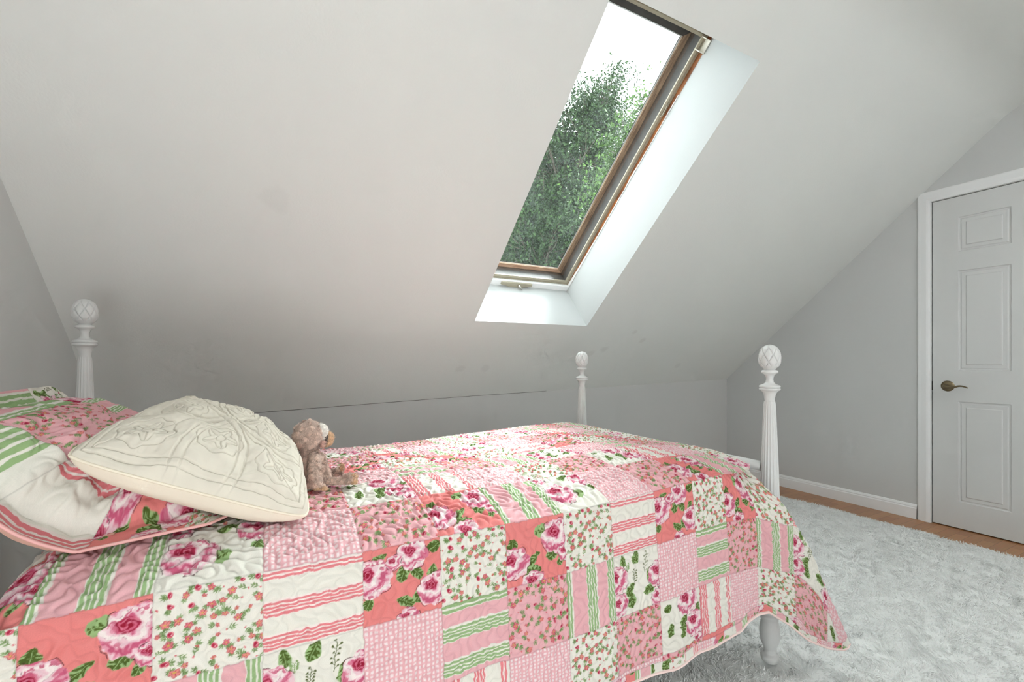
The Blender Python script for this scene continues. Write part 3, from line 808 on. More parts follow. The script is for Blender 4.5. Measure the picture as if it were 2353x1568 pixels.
# soft hanging folds
fold = np.sin(S_ * 17 + .6) * .5 + np.sin(S_ * 31 + 2) * .3 + np.sin(S_ * 53) * .15
ysurf = ysurf + fold * .011 * W_ ** 1.5
ybase = yedge(S_)
yb = np.where(W_ < .06, ybase + (ysurf - .855) , ysurf + (ybase - .855) * np.clip(1 - W_ * 6, 0, 1))
Xs = 1.1 + (Ex - 1.1) * t; X = np.where(S_ > 1.1, Xs, S_); X = np.where(S_ > 1.1, np.where(W_ <= 0, S_, X), X)
Yv = np.where(S_ > 1.1, (1 - t ** 1.6) * (ysurf + (ybase - .855) * np.clip(1 - W_ * 6, 0, 1)) + t ** 1.6 * Ey, yb)
Xside, Yside, Zside = X, Yv, Z
hem_s = cols
Z = Z + 0
Vv = Zside - zt
gshift = np.clip(Xside - 1.25, 0, 1) * .28 + np.clip(Xside - 1.40, 0, 1) * (.25 + 2.6 * np.clip(.42 - Zside, 0, .3))
Vp = Vv + gshift
bord = (Zside - hem_z(S_)) * (1 + 0 * S_)
bord = np.where(S_ > 1.22, np.minimum(bord, bord), bord)
# top
S2, W2 = np.meshgrid(cols, tops)
y0 = yedge(S2); Y2 = y0 + W2 * (1.972 - y0); Z2 = quilt_z(S2, Y2)
# far drop
nf = 40; S3, W3 = np.meshgrid(cols, np.linspace(0, 1, nf + 1)[1:])
Y3 = 1.972 + .016 * np.sin(W3 * PI / 2); Z3 = Z2[-1][None, :] - .22 * W3
X_ = np.vstack([Xside, S2, S3]); Y_ = np.vstack([Yside, Y2, Y3]); Z_ = np.vstack([Zside, Z2, Z3])
U_ = X_.copy(); Vv_ = np.vstack([Vp, (Y2 - .855), 1.117 + (Z2[-1][None, :] - Z3)])
B_ = np.vstack([bord, np.full(S2.shape, 9.0), 9 + 0 * S3])
# end strips (foot drop, fold return)
ne = 30; e = np.linspace(0, 1, ne + 1)[1:]
lx, ly, lz = X_[:, -1:], Y_[:, -1:], Z_[:, -1:]
istop = (np.arange(len(X_)) >= nside)[:, None]
ex = np.where(istop, lx + .018 * np.sin(e * PI / 2), lx + .006 * np.sin(np.clip(e * 3, 0, 1) * PI) - .05 * e ** 1.2)
ey = np.where(istop, ly + 0 * e, ly + .045 * e ** .8)
ez = np.where(istop, lz - .22 * e ** 1.5, lz - .0 * e)
X_ = np.hstack([X_, ex]); Y_ = np.hstack([Y_, ey]); Z_ = np.hstack([Z_, ez])
U_ = np.hstack([U_, U_[:, -1:] + .22 * e]); Vv_ = np.hstack([Vv_, Vv_[:, -1:] + 0 * e]); B_ = np.hstack([B_, B_[:, -1:] + 0 * e])
# head end turn down
h = np.linspace(1, 0, 19)[:-1]
hx = X_[:, :1] - .018 * np.sin(h * PI / 2); hyy = Y_[:, :1] + 0 * h; hz_ = Z_[:, :1] - np.where(istop, .09, .0) * h ** 1.3
X_ = np.hstack([hx, X_]); Y_ = np.hstack([hyy, Y_]); Z_ = np.hstack([hz_, Z_])
U_ = np.hstack([U_[:, :1] - .09 * h, U_]); Vv_ = np.hstack([np.repeat(Vv_[:, :1], 18, 1), Vv_]); B_ = np.hstack([np.repeat(B_[:, :1], 18, 1), B_])
P = np.stack([X_, Y_, Z_], 2)
dr = np.gradient(P, axis=0); dc = np.gradient(P, axis=1); Nn = np.cross(dc, dr); Nn /= np.linalg.norm(Nn, axis=2)[..., None] + 1e-12
qc, seam = sample_tiles(U_, Vv_, B_)
qc = qc * (1 - .13 * samp(STITCH, U_ / MPX, Vv_ / MPX) * (B_ > .026))[..., None]
hgt = puff(U_, Vv_) * (1 - .75 * np.exp(-(seam / .003) ** 2)) * np.where(B_ < .026, .35, 1)
amp = np.where(np.arange(len(X_)) < nside, .0034, .0052)[:, None]
crease = np.exp(-((Vv_ - .002) / .012) ** 2)
amp = amp * (1 - .5 * crease)
P2 = P + Nn * (hgt * amp)[..., None]
nr, ncol = X_.shape
quilt = np_mesh('quilt', P2.reshape(-1, 3), [grid_faces(nr, ncol)], vcol_mat('patchwork_cotton', .85, .2, 1400), colors=qc.reshape(-1, 3))
tag(quilt, 'pink, white and green patchwork quilt with roses draped over the bed', 'quilt')
quilt['_o'] = [0, 0, 0]
# backing a few millimetres behind (coarser)
ri = np.unique(np.concatenate([np.arange(0, nr, 6), [nr - 1]])); ci = np.unique(np.concatenate([np.arange(0, ncol, 6), [ncol - 1]]))
Pb = (P - Nn * .0035)[np.ix_(ri, ci)]
bk_ = np_mesh('quilt_backing', Pb.reshape(-1, 3), [grid_faces(len(ri), len(ci), flip=True)], M_under, quilt)
bk_['label'] = 'plain pink backing fabric'
# rolled binding along the hem
hemP = P[0, 18:, :][::3]; hemP = hemP[:-8]
V, q, tt = tube_arrays(hemP, .0032, 6); bb = np_mesh('hem_binding', V, [q, tt], simple('binding', (240, 214, 208), .85), quilt)
print('quilt verts', nr * ncol)

# ------------------------------------------------------------------ bed
bed = thing('poster_bed', 'white four-poster twin bed with fluted posts and carved pineapple finials', 'bed', (.48, 1.45, 0.022))
def post_profile(top, shaftbot=.50):
    f = 3094.0; zt_ = lambda y: top - (y - 80) / 2690.0
    fin = [(1, 80), (35, 86), (58, 98), (80, 120), (94, 150), (101, 190), (102, 220), (97, 250), (84, 275), (62, 292), (48, 303)]
    finial = [(r / f, zt_(y)) for r, y in fin]
    neck = [(48, 303), (54, 308), (72, 314), (77, 322), (77, 331), (70, 339), (55, 344), (44, 355), (36, 372), (33, 395), (37, 415), (47, 428), (58, 435), (66, 438), (76, 441), (92, 446), (98, 453), (98, 461), (94, 466),
            (86, 467), (86, 470), (94, 471), (98, 476), (98, 484), (94, 490), (80, 496), (72, 503), (62, 515), (54, 535), (48, 560), (46, 590)]
    neck = [(r / f, zt_(y)) for r, y in neck]
    return finial, neck, zt_
def place(V, x, y): return V + np.array([x, y, 0])
def make_post(x, y, top, seg=200):
    finial, neck, zt_ = post_profile(top)
    off = Vector((x, y, 0))
    z0 = finial[-1][1]; z1 = finial[0][1]; H = z1 - z0
    # carved lattice egg: dense lathe with two families of spiral grooves
    zz = np.linspace(0, 1, 110); fp = np.array(finial[::-1]); fz = (fp[:, 1] - z0) / H
    fine = np.stack([np.interp(zz, fz, fp[:, 0]), z0 + zz * H], 1)
    # smooth the profile
    kern = np.hanning(9); kern /= kern.sum(); pad = np.pad(fine[:, 0], 4, mode='edge'); fine[:, 0] = np.convolve(pad, kern, 'valid'); fine[-1, 0] = .0004
    def groove(R, Zg, a):
        h = (Zg - z0) / H; n = 7; g1 = n * a / (2 * PI) + 1.7 * h; g2 = n * a / (2 * PI) - 1.7 * h
        d1 = np.abs((g1 % 1) - .5); d2 = np.abs((g2 % 1) - .5); d = np.minimum(d1, d2)
        m = np.clip((h - .1) * 14, 0, 1) * np.clip((.97 - h) * 12, 0, 1)
        return R * (1 - m * (.11 * np.exp(-(d / .05) ** 2))) + m * .0012 * np.clip(d * 4, 0, 1)
    V, q = lathe_arrays(fine, seg, groove)
    p = np_mesh('bed_post', np.zeros((3, 3)), [np.array([[0, 1, 2]])], M_bed, bed) if False else None
    V1, q1 = lathe_arrays(neck, 64)
    # fluted tapering shaft
    zs0, zs1 = neck[-1][1], .40
    pr = []
    for k in np.linspace(0, 1, 40):
        z_ = zs0 + (zs1 - zs0) * k; yy = (top - z_) * 2690 + 80
        r = np.interp(yy, [590, 700, 900, 1160, 1500, 1900], [56, 60, 69, 81, 92, 100]) / 3094.0
        if k < .02: r *= .9
        pr.append((r, z_))
    def flute(R, Zg, a):
        c = (18 * a / (2 * PI)) % 1; gr = np.clip(1 - (np.abs(c - .5) / .36) ** 2, 0, 1) ** .5
        fade = np.clip((zs0 - Zg) / .006, 0, 1)
        return R * (1 - .075 * gr * fade)
    V2, q2 = lathe_arrays(pr, 180, flute)
    base = [(.0330, .40), (.0345, .395), (.0345, .20), (.033, .195), (.024, .190), (.024, .183), (.028, .180), (.0295, .175), (.0285, .170), (.0250, .166), (.0255, .158), (.0285, .145), (.0308, .130), (.0312, .115), (.0300, .102), (.0270, .088), (.0225, .076),
            (.0185, .068), (.0180, .063), (.0195, .060), (.0200, .057), (.0190, .054), (.0220, .050), (.0270, .045), (.0282, .039), (.0275, .032), (.0240, .027), (.0236, .023), (.0, .0225)]
    V3, q3 = lathe_arrays(base, 64)
    n1 = len(V1); n2 = n1 + len(V2)
    post = np_mesh('bed_post', place(np.vstack([V1, V2, V3]), x, y), [np.vstack([q1, q2 + n1, q3 + n2])], M_bed, bed)
    post['_o'] = bed['_o']
    fo = np_mesh('finial', place(V, x, y), [q], M_bed, post); fo['label'] = 'egg-shaped finial carved with a diamond lattice'
    return post
# (post is child of the bed root; finial its child, so offsets must use world base of bed)
make_post(1.478, .936, 1.080); make_post(1.478, 1.970, 1.076); make_post(-.529, 1.970, 1.228); make_post(-.529, .936, 1.228)
tube('foot_rail', [(1.478, .962, .668), (1.478, 1.945, .668)], .0165, M_bed, bed, seg=24)
tube('foot_rail', [(1.478, .966, .34), (1.478, 1.94, .34)], .02, M_bed, bed, seg=24)
tube('head_rail', [(-.529, .966, .34), (-.529, 1.94, .34)], .02, M_bed, bed, seg=24)
bm = bmesh.new()
ys = np.linspace(.962, 1.944, 30)
prism(bm, [(-.518, .962, .66)] + [(-.518, 1.944, .66)] + [(-.518, y, .80 + .06 * math.sin(PI * (y - .962) / .982)) for y in ys[::-1]], (-.022, 0, 0))
bm_obj('headboard', bm, M_bed, bed, bevel=.003)
for y in (.936, 1.97):
    ys_ = y if y < 1 else 1.955
    bm = bmesh.new(); box(bm, (-.50, ys_ - .012, .28), (1.45, ys_ + .012, .376)); bm_obj('side_rail', bm, M_bed, bed, bevel=.003)
for i in range(7):
    x = -.25 + i * .24; bm = bmesh.new(); box(bm, (x, .95, .36), (x + .07, 1.942, .378)); bm_obj('slat', bm, M_bed, bed)
bm = bmesh.new(); box(bm, (-.325, .90, .381), (1.325, 1.945, .650))
mt = bm_obj('mattress', bm, M_matt, None, bevel=.05, seg=5, smooth=True)
tag(mt, 'off-white mattress covered by the patchwork quilt', 'mattress')

# ------------------------------------------------------------------ patchwork sham
def sham():
    na, nb = 520, 640
    base = catmull([(-.045, .698), (-.14, .700), (-.24, .713), (-.325, .757), (-.385, .825), (-.43, .895), (-.462, .965)], na)
    a = np.linspace(0, 1, na); bq = np.linspace(0, 1, nb)
    A, B = np.meshgrid(a, bq, indexing='ij')
    # outline: rounded near-foot corner, near edge at y~.95
    yn = .95 + .03 * (1 - A) ** 3 - .0 * A; yf = 1.70 + 0 * A
    Y = yn + B * (yf - yn); X = np.repeat(base[:, :1], nb, 1); Zb = np.repeat(base[:, 1:2], nb, 1)
    X = X + .04 * np.exp(-((1 - A) / 1) * 0) * 0
    # round off the two foot corners
    rc = np.clip(1 - B / .10, 0, 1) ** 2 * np.clip(1 - A / .18, 0, 1); X -= rc * .045
    rc2 = np.clip(1 - (1 - B) / .12, 0, 1) ** 2 * np.clip(1 - A / .3, 0, 1); X -= rc2 * .05
    top_drop = np.clip(A - .7, 0, 1) / .3 * np.clip((B - .70) / .30, 0, 1) ** 1.5
    Zb = Zb - .085 * top_drop
    X = X - .02 * np.sin(PI * B) * 0
    qz = quilt_z(np.clip(X, -.345, 1.4), np.clip(Y, .855, 1.97)) + .0185
    rmp = np.clip((X + .41) / .065, 0, 1); rmp = rmp * rmp * (3 - 2 * rmp)
    Zb = Zb + (np.maximum(Zb, qz) - Zb) * rmp
    fl = .055
    def f(t, w):
        t = np.clip((t - w) / (1 - 2 * w), 0, 1); return np.clip(1 - np.abs(2 * t - 1) ** 2.6, 0, 1) ** .62
    puf = .125 * f(A, .09) * f(B, .07)
    tang = np.gradient(base, axis=0); tang /= np.linalg.norm(tang, axis=1)[:, None]
    nx = tang[:, 1:2] * 1.0; nz = -tang[:, 0:1] * 1.0     # normal pointing up / towards the foot
    X = X + nx * puf; Zt = Zb + nz * puf
    # wrinkles
    wr = samp(fnoise(512, 40, 160, 91), A * 420, B * 500) * .004 + samp(fnoise(512, 25, 60, 92), A * 300, B * 900) * .0015
    edgeamp = np.clip(np.minimum(np.minimum(A, 1 - A), np.minimum(B, 1 - B)) * 12, 0, 1)
    wr *= edgeamp
    X = X + nx * wr; Zt = Zt + nz * (wr + .0)
    # folded over near-foot corner: a soft pinch
    L = .62
    u = A * L; v = B * .75
    # pinch crease running in from the near edge
    cr = np.exp(-((u - .115 - v * .5) / .012) ** 2) * np.clip(1 - v / .13, 0, 1); Zt = Zt - 0 * cr
    lump = np.exp(-(((u - .16) / .045) ** 2 + ((v - .10) / .04) ** 2)) * .022; Zt = Zt + lump
    # pattern
    ub = np.array([0, .085, .225, .385, .53, .7]); vb = np.array([0, .05 + .075, .27, .42, .57, .8])
    table = [['wsf', 'corA', 'wpS', 'gwS', 'psf'], ['wbA', 'pgR', 'dots', 'psf', 'pgv'], ['psf', 'wph', 'wbC', 'psf', 'pgR'], ['wsf', 'corA', 'psf', 'pgv', 'wbB'], ['psf', 'dots', 'wsf', 'psf', 'wsf']]
    T['wpS'] = stripes(CREAM, STR, [(.02, .34, 3), (.80, .97, 2)], False, gap=(250, 238, 232)); T['gwS'] = stripes(CREAM, GRN, [(.3, 1.0, 5)], True)
    T['pgR'] = stripes(PINK, GRN, [(.0, .45, 4)], True)
    wu = u + .0007 * samp(WARP1, u * 1000, v * 1000); wv = v + .0007 * samp(WARP2, u * 1000 + 300, v * 1000)
    i = np.clip(np.searchsorted(ub, wu, side='right') - 1, 0, 4); j = np.clip(np.searchsorted(vb, wv, side='right') - 1, 0, 4)
    lx = np.clip((wu - ub[i]) / (ub[i + 1] - ub[i]), 0, .999); ly = np.clip((wv - vb[j]) / (vb[j + 1] - vb[j]), 0, .999)
    colr = np.zeros(u.shape + (3,))
    for ii in range(5):
        for jj in range(5):
            m = (i == ii) & (j == jj)
            if m.any():
                colr[m] = samp(T[table[jj][ii]], np.clip(lx[m] * N - .5, 0, N - 1.001), np.clip(ly[m] * N - .5, 0, N - 1.001))
    seam = np.minimum(np.minimum(lx, 1 - lx), np.minimum(ly, 1 - ly)) * .145
    colr *= (1 - .12 * np.exp(-(seam / .0012) ** 2))[..., None]
    colr = .84 * lin(np.clip(colr * (1 + .012 * samp(WV, u * 1500, v * 1500))[..., None], 0, 255))
    P = np.stack([X, Y, Zt], 2)
    dr = np.gradient(P, axis=0); dc = np.gradient(P, axis=1); Nn = np.cross(dr, dc); Nn /= np.linalg.norm(Nn, axis=2)[..., None] + 1e-12
    if Nn[na // 3, nb // 2, 2] < 0: Nn = -Nn
    pf = puff(u + 3.3, v + 1.1) * (1 - .7 * np.exp(-(seam / .003) ** 2))
    P = P + Nn * (pf * .0018 * np.clip(edgeamp, 0, 1))[..., None]
    root = thing('pillow_sham', 'pink patchwork quilted pillow sham leaning at the head of the bed', 'pillow', (-.25, 1.3, .75))
    o = np_mesh('patchwork_cover', P.reshape(-1, 3), [grid_faces(na, nb)], vcol_mat('sham_cotton', .85, .2, 1400), root, colors=colr.reshape(-1, 3))
    # underside, bellied
    sa = np.arange(0, na, 8); sb = np.arange(0, nb, 8); sa = np.unique(np.append(sa, na - 1)); sb = np.unique(np.append(sb, nb - 1))
    Au, Bu = A[np.ix_(sa, sb)], B[np.ix_(sa, sb)]
    Pu = P[np.ix_(sa, sb)].copy(); pu = puf[np.ix_(sa, sb)]
    bel = .022 * f(Bu, .0) * f(Au, .0) + .03 * np.clip(1 - Bu / .2, 0, 1) * np.sin(PI * np.clip((Au - .1) / .9, 0, 1)) * np.clip(Bu * 12, 0, 1)
    Pu[..., 0] -= (nx[sa] * (pu + bel)); Pu[..., 2] -= nz[sa] * (pu + bel)
    qz = quilt_z(np.clip(Pu[..., 0], -.345, 1.4), np.clip(Pu[..., 1], .855, 1.97)) + .0165
    Pu[..., 2] = np.where((Pu[..., 0] > -.37), np.maximum(Pu[..., 2], qz), Pu[..., 2])
    Pu[..., 2] = np.minimum(Pu[..., 2], P[np.ix_(sa, sb)][..., 2] - .001)
    Pu[..., 0] = np.maximum(Pu[..., 0], -.512)
    un = np_mesh('sham_back', Pu.reshape(-1, 3), [grid_faces(len(sa), len(sb), flip=True)], simple('peach_lining', (226, 180, 162), .9, bump=.2, bscale=300), root)
    un['label'] = 'plain peach underside'
    rim = np.vstack([P[:, 0, :][::-4], P[0, ::4, :], P[::4, -1, :]])
    V, q, tt = tube_arrays(rim, .0028, 6)
    pp = np_mesh('piping', V, [q, tt], simple('pink_piping', (232, 176, 172), .8), root)
    return root, P
sham_root, shamP = sham()
# height map of the sham for resting the cream pillow
HN = 700; hmap = np.full((HN, HN), -1.0)
hi = np.clip(((shamP[..., 0] + .6) / .8 * HN).astype(int), 0, HN - 1); hj = np.clip(((shamP[..., 1] - .8) / 1.1 * HN).astype(int), 0, HN - 1)
np.maximum.at(hmap, (hi.ravel(), hj.ravel()), shamP[..., 2].ravel())
for _ in range(6):
    hmap = np.maximum.reduce([hmap, np.roll(hmap, 1, 0), np.roll(hmap, -1, 0), np.roll(hmap, 1, 1), np.roll(hmap, -1, 1)])
def support(x, y):
    a = hmap[np.clip(((x + .6) / .8 * HN).astype(int), 0, HN - 1), np.clip(((y - .8) / 1.1 * HN).astype(int), 0, HN - 1)]
    return np.maximum(a + .003, np.where(x > -.33, quilt_z(np.clip(x, -.345, 1.4), np.clip(y, .855, 1.97)) + .0125, -1))

# ------------------------------------------------------------------ cream pillow
def cream():
    n = 430
    Lc, Bc, Rc, Tc = [np.array(p) for p in CP]
    s, t = np.meshgrid(np.linspace(0, 1, n), np.linspace(0, 1, n), indexing='ij')  # s: L->B ; t: L->T
    P = (1 - s)[..., None] * (1 - t)[..., None] * Lc + s[..., None] * (1 - t)[..., None] * Bc + s[..., None] * t[..., None] * Rc + (1 - s)[..., None] * t[..., None] * Tc
    a, b = 2 * s - 1, 2 * t - 1
    ctr = (Lc + Bc + Rc + Tc) / 4
    # pincushion: edges bow inwards between corners
    e1 = (Bc - Lc) / 2; e2 = (Tc - Lc) / 2
    P = P - e1 * (a * .10 * (1 - b * b) * np.abs(a) ** 2)[..., None] * -.2 - e2 * (b * .10 * (1 - a * a) * np.abs(b) ** 2)[..., None] * -.2
    # round the corners
    rr = np.clip(np.abs(a) ** 6 * np.abs(b) ** 6, 0, 1); P = P - (P - ctr) * (rr * .06)[..., None]
    nrm = np.cross(e1, e2); nrm /= np.linalg.norm(nrm)
    if nrm[2] < 0: nrm = -nrm
    f = (np.clip(1 - np.abs(a) ** 2.3, 0, 1) * np.clip(1 - np.abs(b) ** 2.3, 0, 1)) ** .55
    # embroidery height: interlocking double rings and flowers
    q = np.zeros_like(a)
    def ln(d, w=.010): 
        nonlocal q
        q = np.maximum(q, np.exp(-(d / w) ** 2))
    wob = .0015 * samp(fnoise(512, 12, 50, 5), a * 200 + 300, b * 200 + 300)
    A_, B_2 = a + wob, b - wob
    for cx_, cy_ in ((.72, .72), (-.72, .72), (.72, -.72), (-.72, -.72)):
        d = np.hypot(A_ - cx_, B_2 - cy_)
        for R in (1.018, .935): ln(np.where(np.hypot(A_, B_2) > .06, np.abs(d - R), 9))
    for cx_, cy_ in ((.60, .60), (-.60, .60), (.60, -.60), (-.60, -.60), (0, .50), (.50, 0), (0, -.50), (-.50, 0)):
        d = np.hypot(A_ - cx_, B_2 - cy_); an = np.arctan2(B_2 - cy_, A_ - cx_)
        R = .13 + .035 * np.cos(5 * an); 
        m = d < .3
        ln(np.where(m, np.abs(d - R), 9), .006); ln(np.where(m, np.abs(d - .045), 9), .006); ln(np.where(m & (d > .05) & (d < R), np.abs(np.sin(2.5 * an)) * d * .4, 9), .004)
        R2 = .215 + .012 * np.cos(8 * an); ln(np.where(m, np.abs(d - R2), 9), .005)
    ln(np.abs(np.maximum(np.abs(A_), np.abs(B_2)) - .93), .008)
    ln(np.abs(np.maximum(np.abs(A_), np.abs(B_2)) - .87), .007)
    for sgn in (-1, 1): ln(np.where(np.maximum(np.abs(A_), np.abs(B_2)) < .87, np.abs(A_ + sgn * B_2) * .7, 9), .006)
    wr = samp(fnoise(512, 12, 40, 15), a * 180 + 256, b * 180 + 256) * .0005 + samp(fnoise(512, 60, 200, 16), a * 180 + 256, b * 180 + 256) * .004
    # extra pinching near the corners
    up = f * .078 + (wr - q * .0034) * np.clip((1 - np.maximum(np.abs(a), np.abs(b))) * 14, 0, 1)
    Pt = P + nrm * up[..., None]
    sp = support(Pt[..., 0], Pt[..., 1]); Pt[..., 2] = np.maximum(Pt[..., 2], sp + .006)
    fd = (np.clip(1 - np.abs(a) ** 3.5, 0, 1) * np.clip(1 - np.abs(b) ** 5, 0, 1)) ** .5
    Pd = P - nrm * (fd * .058)[..., None]
    Pd[..., 1] -= .012 * fd * np.clip(-b, 0, 1) ** 2
    # belly: lower face pushes outward along the L-B edge
    sp = support(Pd[..., 0], Pd[..., 1]); Pd[..., 2] = np.minimum(np.maximum(Pd[..., 2], sp), Pt[..., 2] - .0005)
    root = thing('cream_pillow', 'cream quilted square pillow propped on the patchwork sham', 'pillow', tuple(ctr))
    k = 1 - q * .05  # embroidery lines darkened: shade of the grooves put into the colour
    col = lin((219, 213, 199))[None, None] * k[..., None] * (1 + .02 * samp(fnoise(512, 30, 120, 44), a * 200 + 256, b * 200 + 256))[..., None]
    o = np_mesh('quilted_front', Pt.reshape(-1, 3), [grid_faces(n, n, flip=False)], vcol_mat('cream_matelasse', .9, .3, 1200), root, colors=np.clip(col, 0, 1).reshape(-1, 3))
    st = np.unique(np.append(np.arange(0, n, 5), n - 1)); 
    Pdd = Pd[np.ix_(st, st)]
    np_mesh('plain_back', Pdd.reshape(-1, 3), [grid_faces(len(st), len(st), flip=True)], simple('cream_cotton', (232, 222, 204), .9, bump=.5, bscale=160, var=.03, vscale=12), root)
    rim = np.vstack([P[::5, 0], P[-1, ::5], P[::-5, -1], P[0, ::-5]])
    rim2 = np.vstack([Pt[::5, 0], Pt[-1, ::5], Pt[::-5, -1], Pt[0, ::-5]])
    V, qq, tt = tube_arrays(rim2, .0028, 6); np_mesh('piping', V, [qq, tt], simple('cream_piping', (236, 226, 206), .85), root)
    return root
CP = [(-.299, .99, .872), (.070, .945, .722), (.052, 1.185, .824), (-.19, 1.33, .928)]
cream()

# ------------------------------------------------------------------ plush monkey
def blob(parts, voxel=.0035, smooth=8):
    """union of tapered capsules / ellipsoids -> numpy V, polys via voxel remesh"""
    bm = bmesh.new()
    for p in parts:
        P, R = p
        P = np.asarray(P, float)
        if len(P) > 1:
            n = 6 * (len(P) - 1) + 1
            Q = catmull(P, n); rad = np.interp(np.linspace(0, 1, n), np.linspace(0, 1, len(P)), R)
        else: Q = P; rad = R
        for c_, r in zip(Q, rad):
            r3 = r if hasattr(r, '__len__') else (r, r, r)
            ret = bmesh.ops.create_icosphere(bm, subdivisions=2, radius=1)
            for v in ret['verts']: v.co = Vector((v.co.x * r3[0], v.co.y * r3[1], v.co.z * r3[2])) + Vector(c_)
    me = bpy.data.meshes.new('tmp'); bm.to_mesh(me); bm.free()
    o = bpy.data.objects.new('tmp', me); COL.objects.link(o)
    m = o.modifiers.new('r', 'REMESH'); m.mode = 'VOXEL'; m.voxel_size = voxel
    m = o.modifiers.new('s', 'SMOOTH'); m.iterations = smooth; m.factor = .5
    dg = bpy.context.evaluated_depsgraph_get(); ev = o.evaluated_get(dg); em = ev.to_mesh()
    nv = len(em.vertices); V = np.empty(nv * 3, np.float32); em.vertices.foreach_get('co', V); V = V.reshape(-1, 3)
    Nr = np.empty(nv * 3, np.float32); em.vertices.foreach_get('normal', Nr); Nr = Nr.reshape(-1, 3)
    F = [list(p.vertices) for p in em.polygons]
    ev.to_mesh_clear(); bpy.data.objects.remove(o); bpy.data.meshes.remove(me)
    q = np.array([f for f in F if len(f) == 4]).reshape(-1, 4); t_ = np.array([f for f in F if len(f) == 3]).reshape(-1, 3)
    return V.astype(float), Nr.astype(float), q, t_
def cellfield(P, size, seed):
    """worley-like clump field: returns distance to border (0 at creases) and a per-cell random vector"""
    r = np.random.default_rng(seed); lo = P.min(0) - size; hi_ = P.max(0) + size
    n = int(np.prod((hi_ - lo) / size)); pts = r.uniform(lo, hi_, (max(n, 8), 3)); dirs = r.normal(0, 1, (len(pts), 3))
    F1 = np.full(len(P), 9.0); F2 = F1.copy(); idx = np.zeros(len(P), int)
    for k in range(len(pts)):
        d = np.linalg.norm(P - pts[k], axis=1); m = d < F1
        F2 = np.where(m, F1, np.minimum(F2, d)); idx[m] = k; F1 = np.where(m, d, F1)
    return (F2 - F1) / size, dirs[idx]
def furry(name, parts, parent, base, amp=.0032, cell=.0115, nblade=9000, length=.006, seed=1, voxel=.003, down=(0, 0, -1)):
    V, Nr, q, t_ = blob(parts, voxel)
    F, D = cellfield(V, cell, seed)
    V = V.copy(); lim = quilt_z(V[:, 0], V[:, 1]) + .0105; V[:, 2] = np.maximum(V[:, 2], lim + .001 + .2 * np.clip(V[:, 2] - lim, -.02, 0) * 0)
    V = V + Nr * (np.clip(F * 1.6, 0, 1) ** .6 * amp - amp * .5)[:, None]
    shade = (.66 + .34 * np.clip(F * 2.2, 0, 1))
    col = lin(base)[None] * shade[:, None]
    r = np.random.default_rng(seed + 5)
    k = r.integers(0, len(V), nblade); p = V[k] + r.normal(0, .0012, (nblade, 3)); nn = Nr[k]
    dr_ = np.array(down) * .9 + D[k] * .75 + nn * .35 + r.normal(0, .28, (nblade, 3)); dr_ /= np.linalg.norm(dr_, axis=1)[:, None]
    dr_ = dr_ - nn * np.minimum((dr_ * nn).sum(1) - .18, 0)[:, None]
    sd = np.cross(dr_, nn); sd /= np.linalg.norm(sd, axis=1)[:, None] + 1e-9
    L = length * r.uniform(.5, 1.2, nblade)[:, None]; wd = .0007
    B = np.stack([p - sd * wd, p + sd * wd, p + dr_ * L], 1).reshape(-1, 3)
    V[:, 2] = np.maximum(V[:, 2], quilt_z(V[:, 0], V[:, 1]) + .0125); B[:, 2] = np.maximum(B[:, 2], quilt_z(B[:, 0], B[:, 1]) + .0125)
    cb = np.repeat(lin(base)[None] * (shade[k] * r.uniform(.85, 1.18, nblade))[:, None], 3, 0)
    tri = np.arange(nblade * 3).reshape(-1, 3) + len(V)
    fs = [q] if len(q) else []
    if len(t_): fs.append(t_)
    return np_mesh(name, np.vstack([V, B]), fs + [tri], vcol_mat('plush_' + name, .95, 0, sheen=.3), parent, colors=np.clip(np.vstack([col, cb]), 0, 1))
def Q(px, py, d):
    r = (px - 1176.5) / 1046 * d; return RT * r + FW * d + np.array([0, 0, 1.025 + (830 - py) / 1046 * d])
FUR = (230, 202, 186); TAN = (238, 198, 160)
MK = thing('plush_monkey', 'small brown plush monkey sitting on the quilt beside the cream pillow', 'stuffed toy', (.10, 1.15, .735))
zb = 1.088
furry('torso', [([Q(712, 1040, zb + .01), Q(712, 1075, zb + .01), Q(716, 1112, zb + .01)], [.022, .029, .032])], MK, FUR, seed=2, nblade=12000)
furry('head', [([Q(710, 1000, zb + .01)], [(.036, .036, .037)]), ([Q(709, 1012, zb + .01)], [(.031, .031, .030)]), ([Q(700, 1004, zb)], [(.026, .026, .03)])], MK, FUR, seed=3, nblade=16000)
furry('arm', [([Q(722, 1050, zb - .012), Q(724, 1080, zb - .03), Q(722, 1106, zb - .045), Q(728, 1122, zb - .049)], [.013, .0145, .0165, .016])], MK, FUR, seed=4, nblade=9000)
furry('arm', [([Q(738, 1052, zb + .03), Q(745, 1080, zb + .03), Q(748, 1102, zb + .02)], [.011, .012, .013])], MK, FUR, seed=5, nblade=5000)
furry('leg', [([Q(738, 1112, zb - .01), Q(765, 1112, zb - .02), Q(790, 1108, zb - .02)], [.016, .0145, .0135]), ([Q(795, 1104, zb - .02), Q(806, 1100, zb - .02)], [.0145, .014])], MK, FUR, seed=6, nblade=8000, down=(.5, 0, -.5))
furry('leg', [([Q(745, 1098, zb + .05), Q(768, 1090, zb + .06), Q(780, 1082, zb + .06)], [.014, .013, .011])], MK, FUR, seed=7, nblade=5000, down=(.5, 0, -.3))
def pad(name, parts, col, amp=.0004, nb=1500, L=.002, lab=None):
    o = furry(name, parts, MK, col, amp=amp, cell=.006, nblade=nb, length=L, seed=9, voxel=.0022)
    if lab: o['label'] = lab
    return o
pad('finger_pads', [([Q(730, 1130, zb - .066)], [.0080]), ([Q(746, 1126, zb - .066)], [.0084])], TAN, lab='tan rounded fingertips')
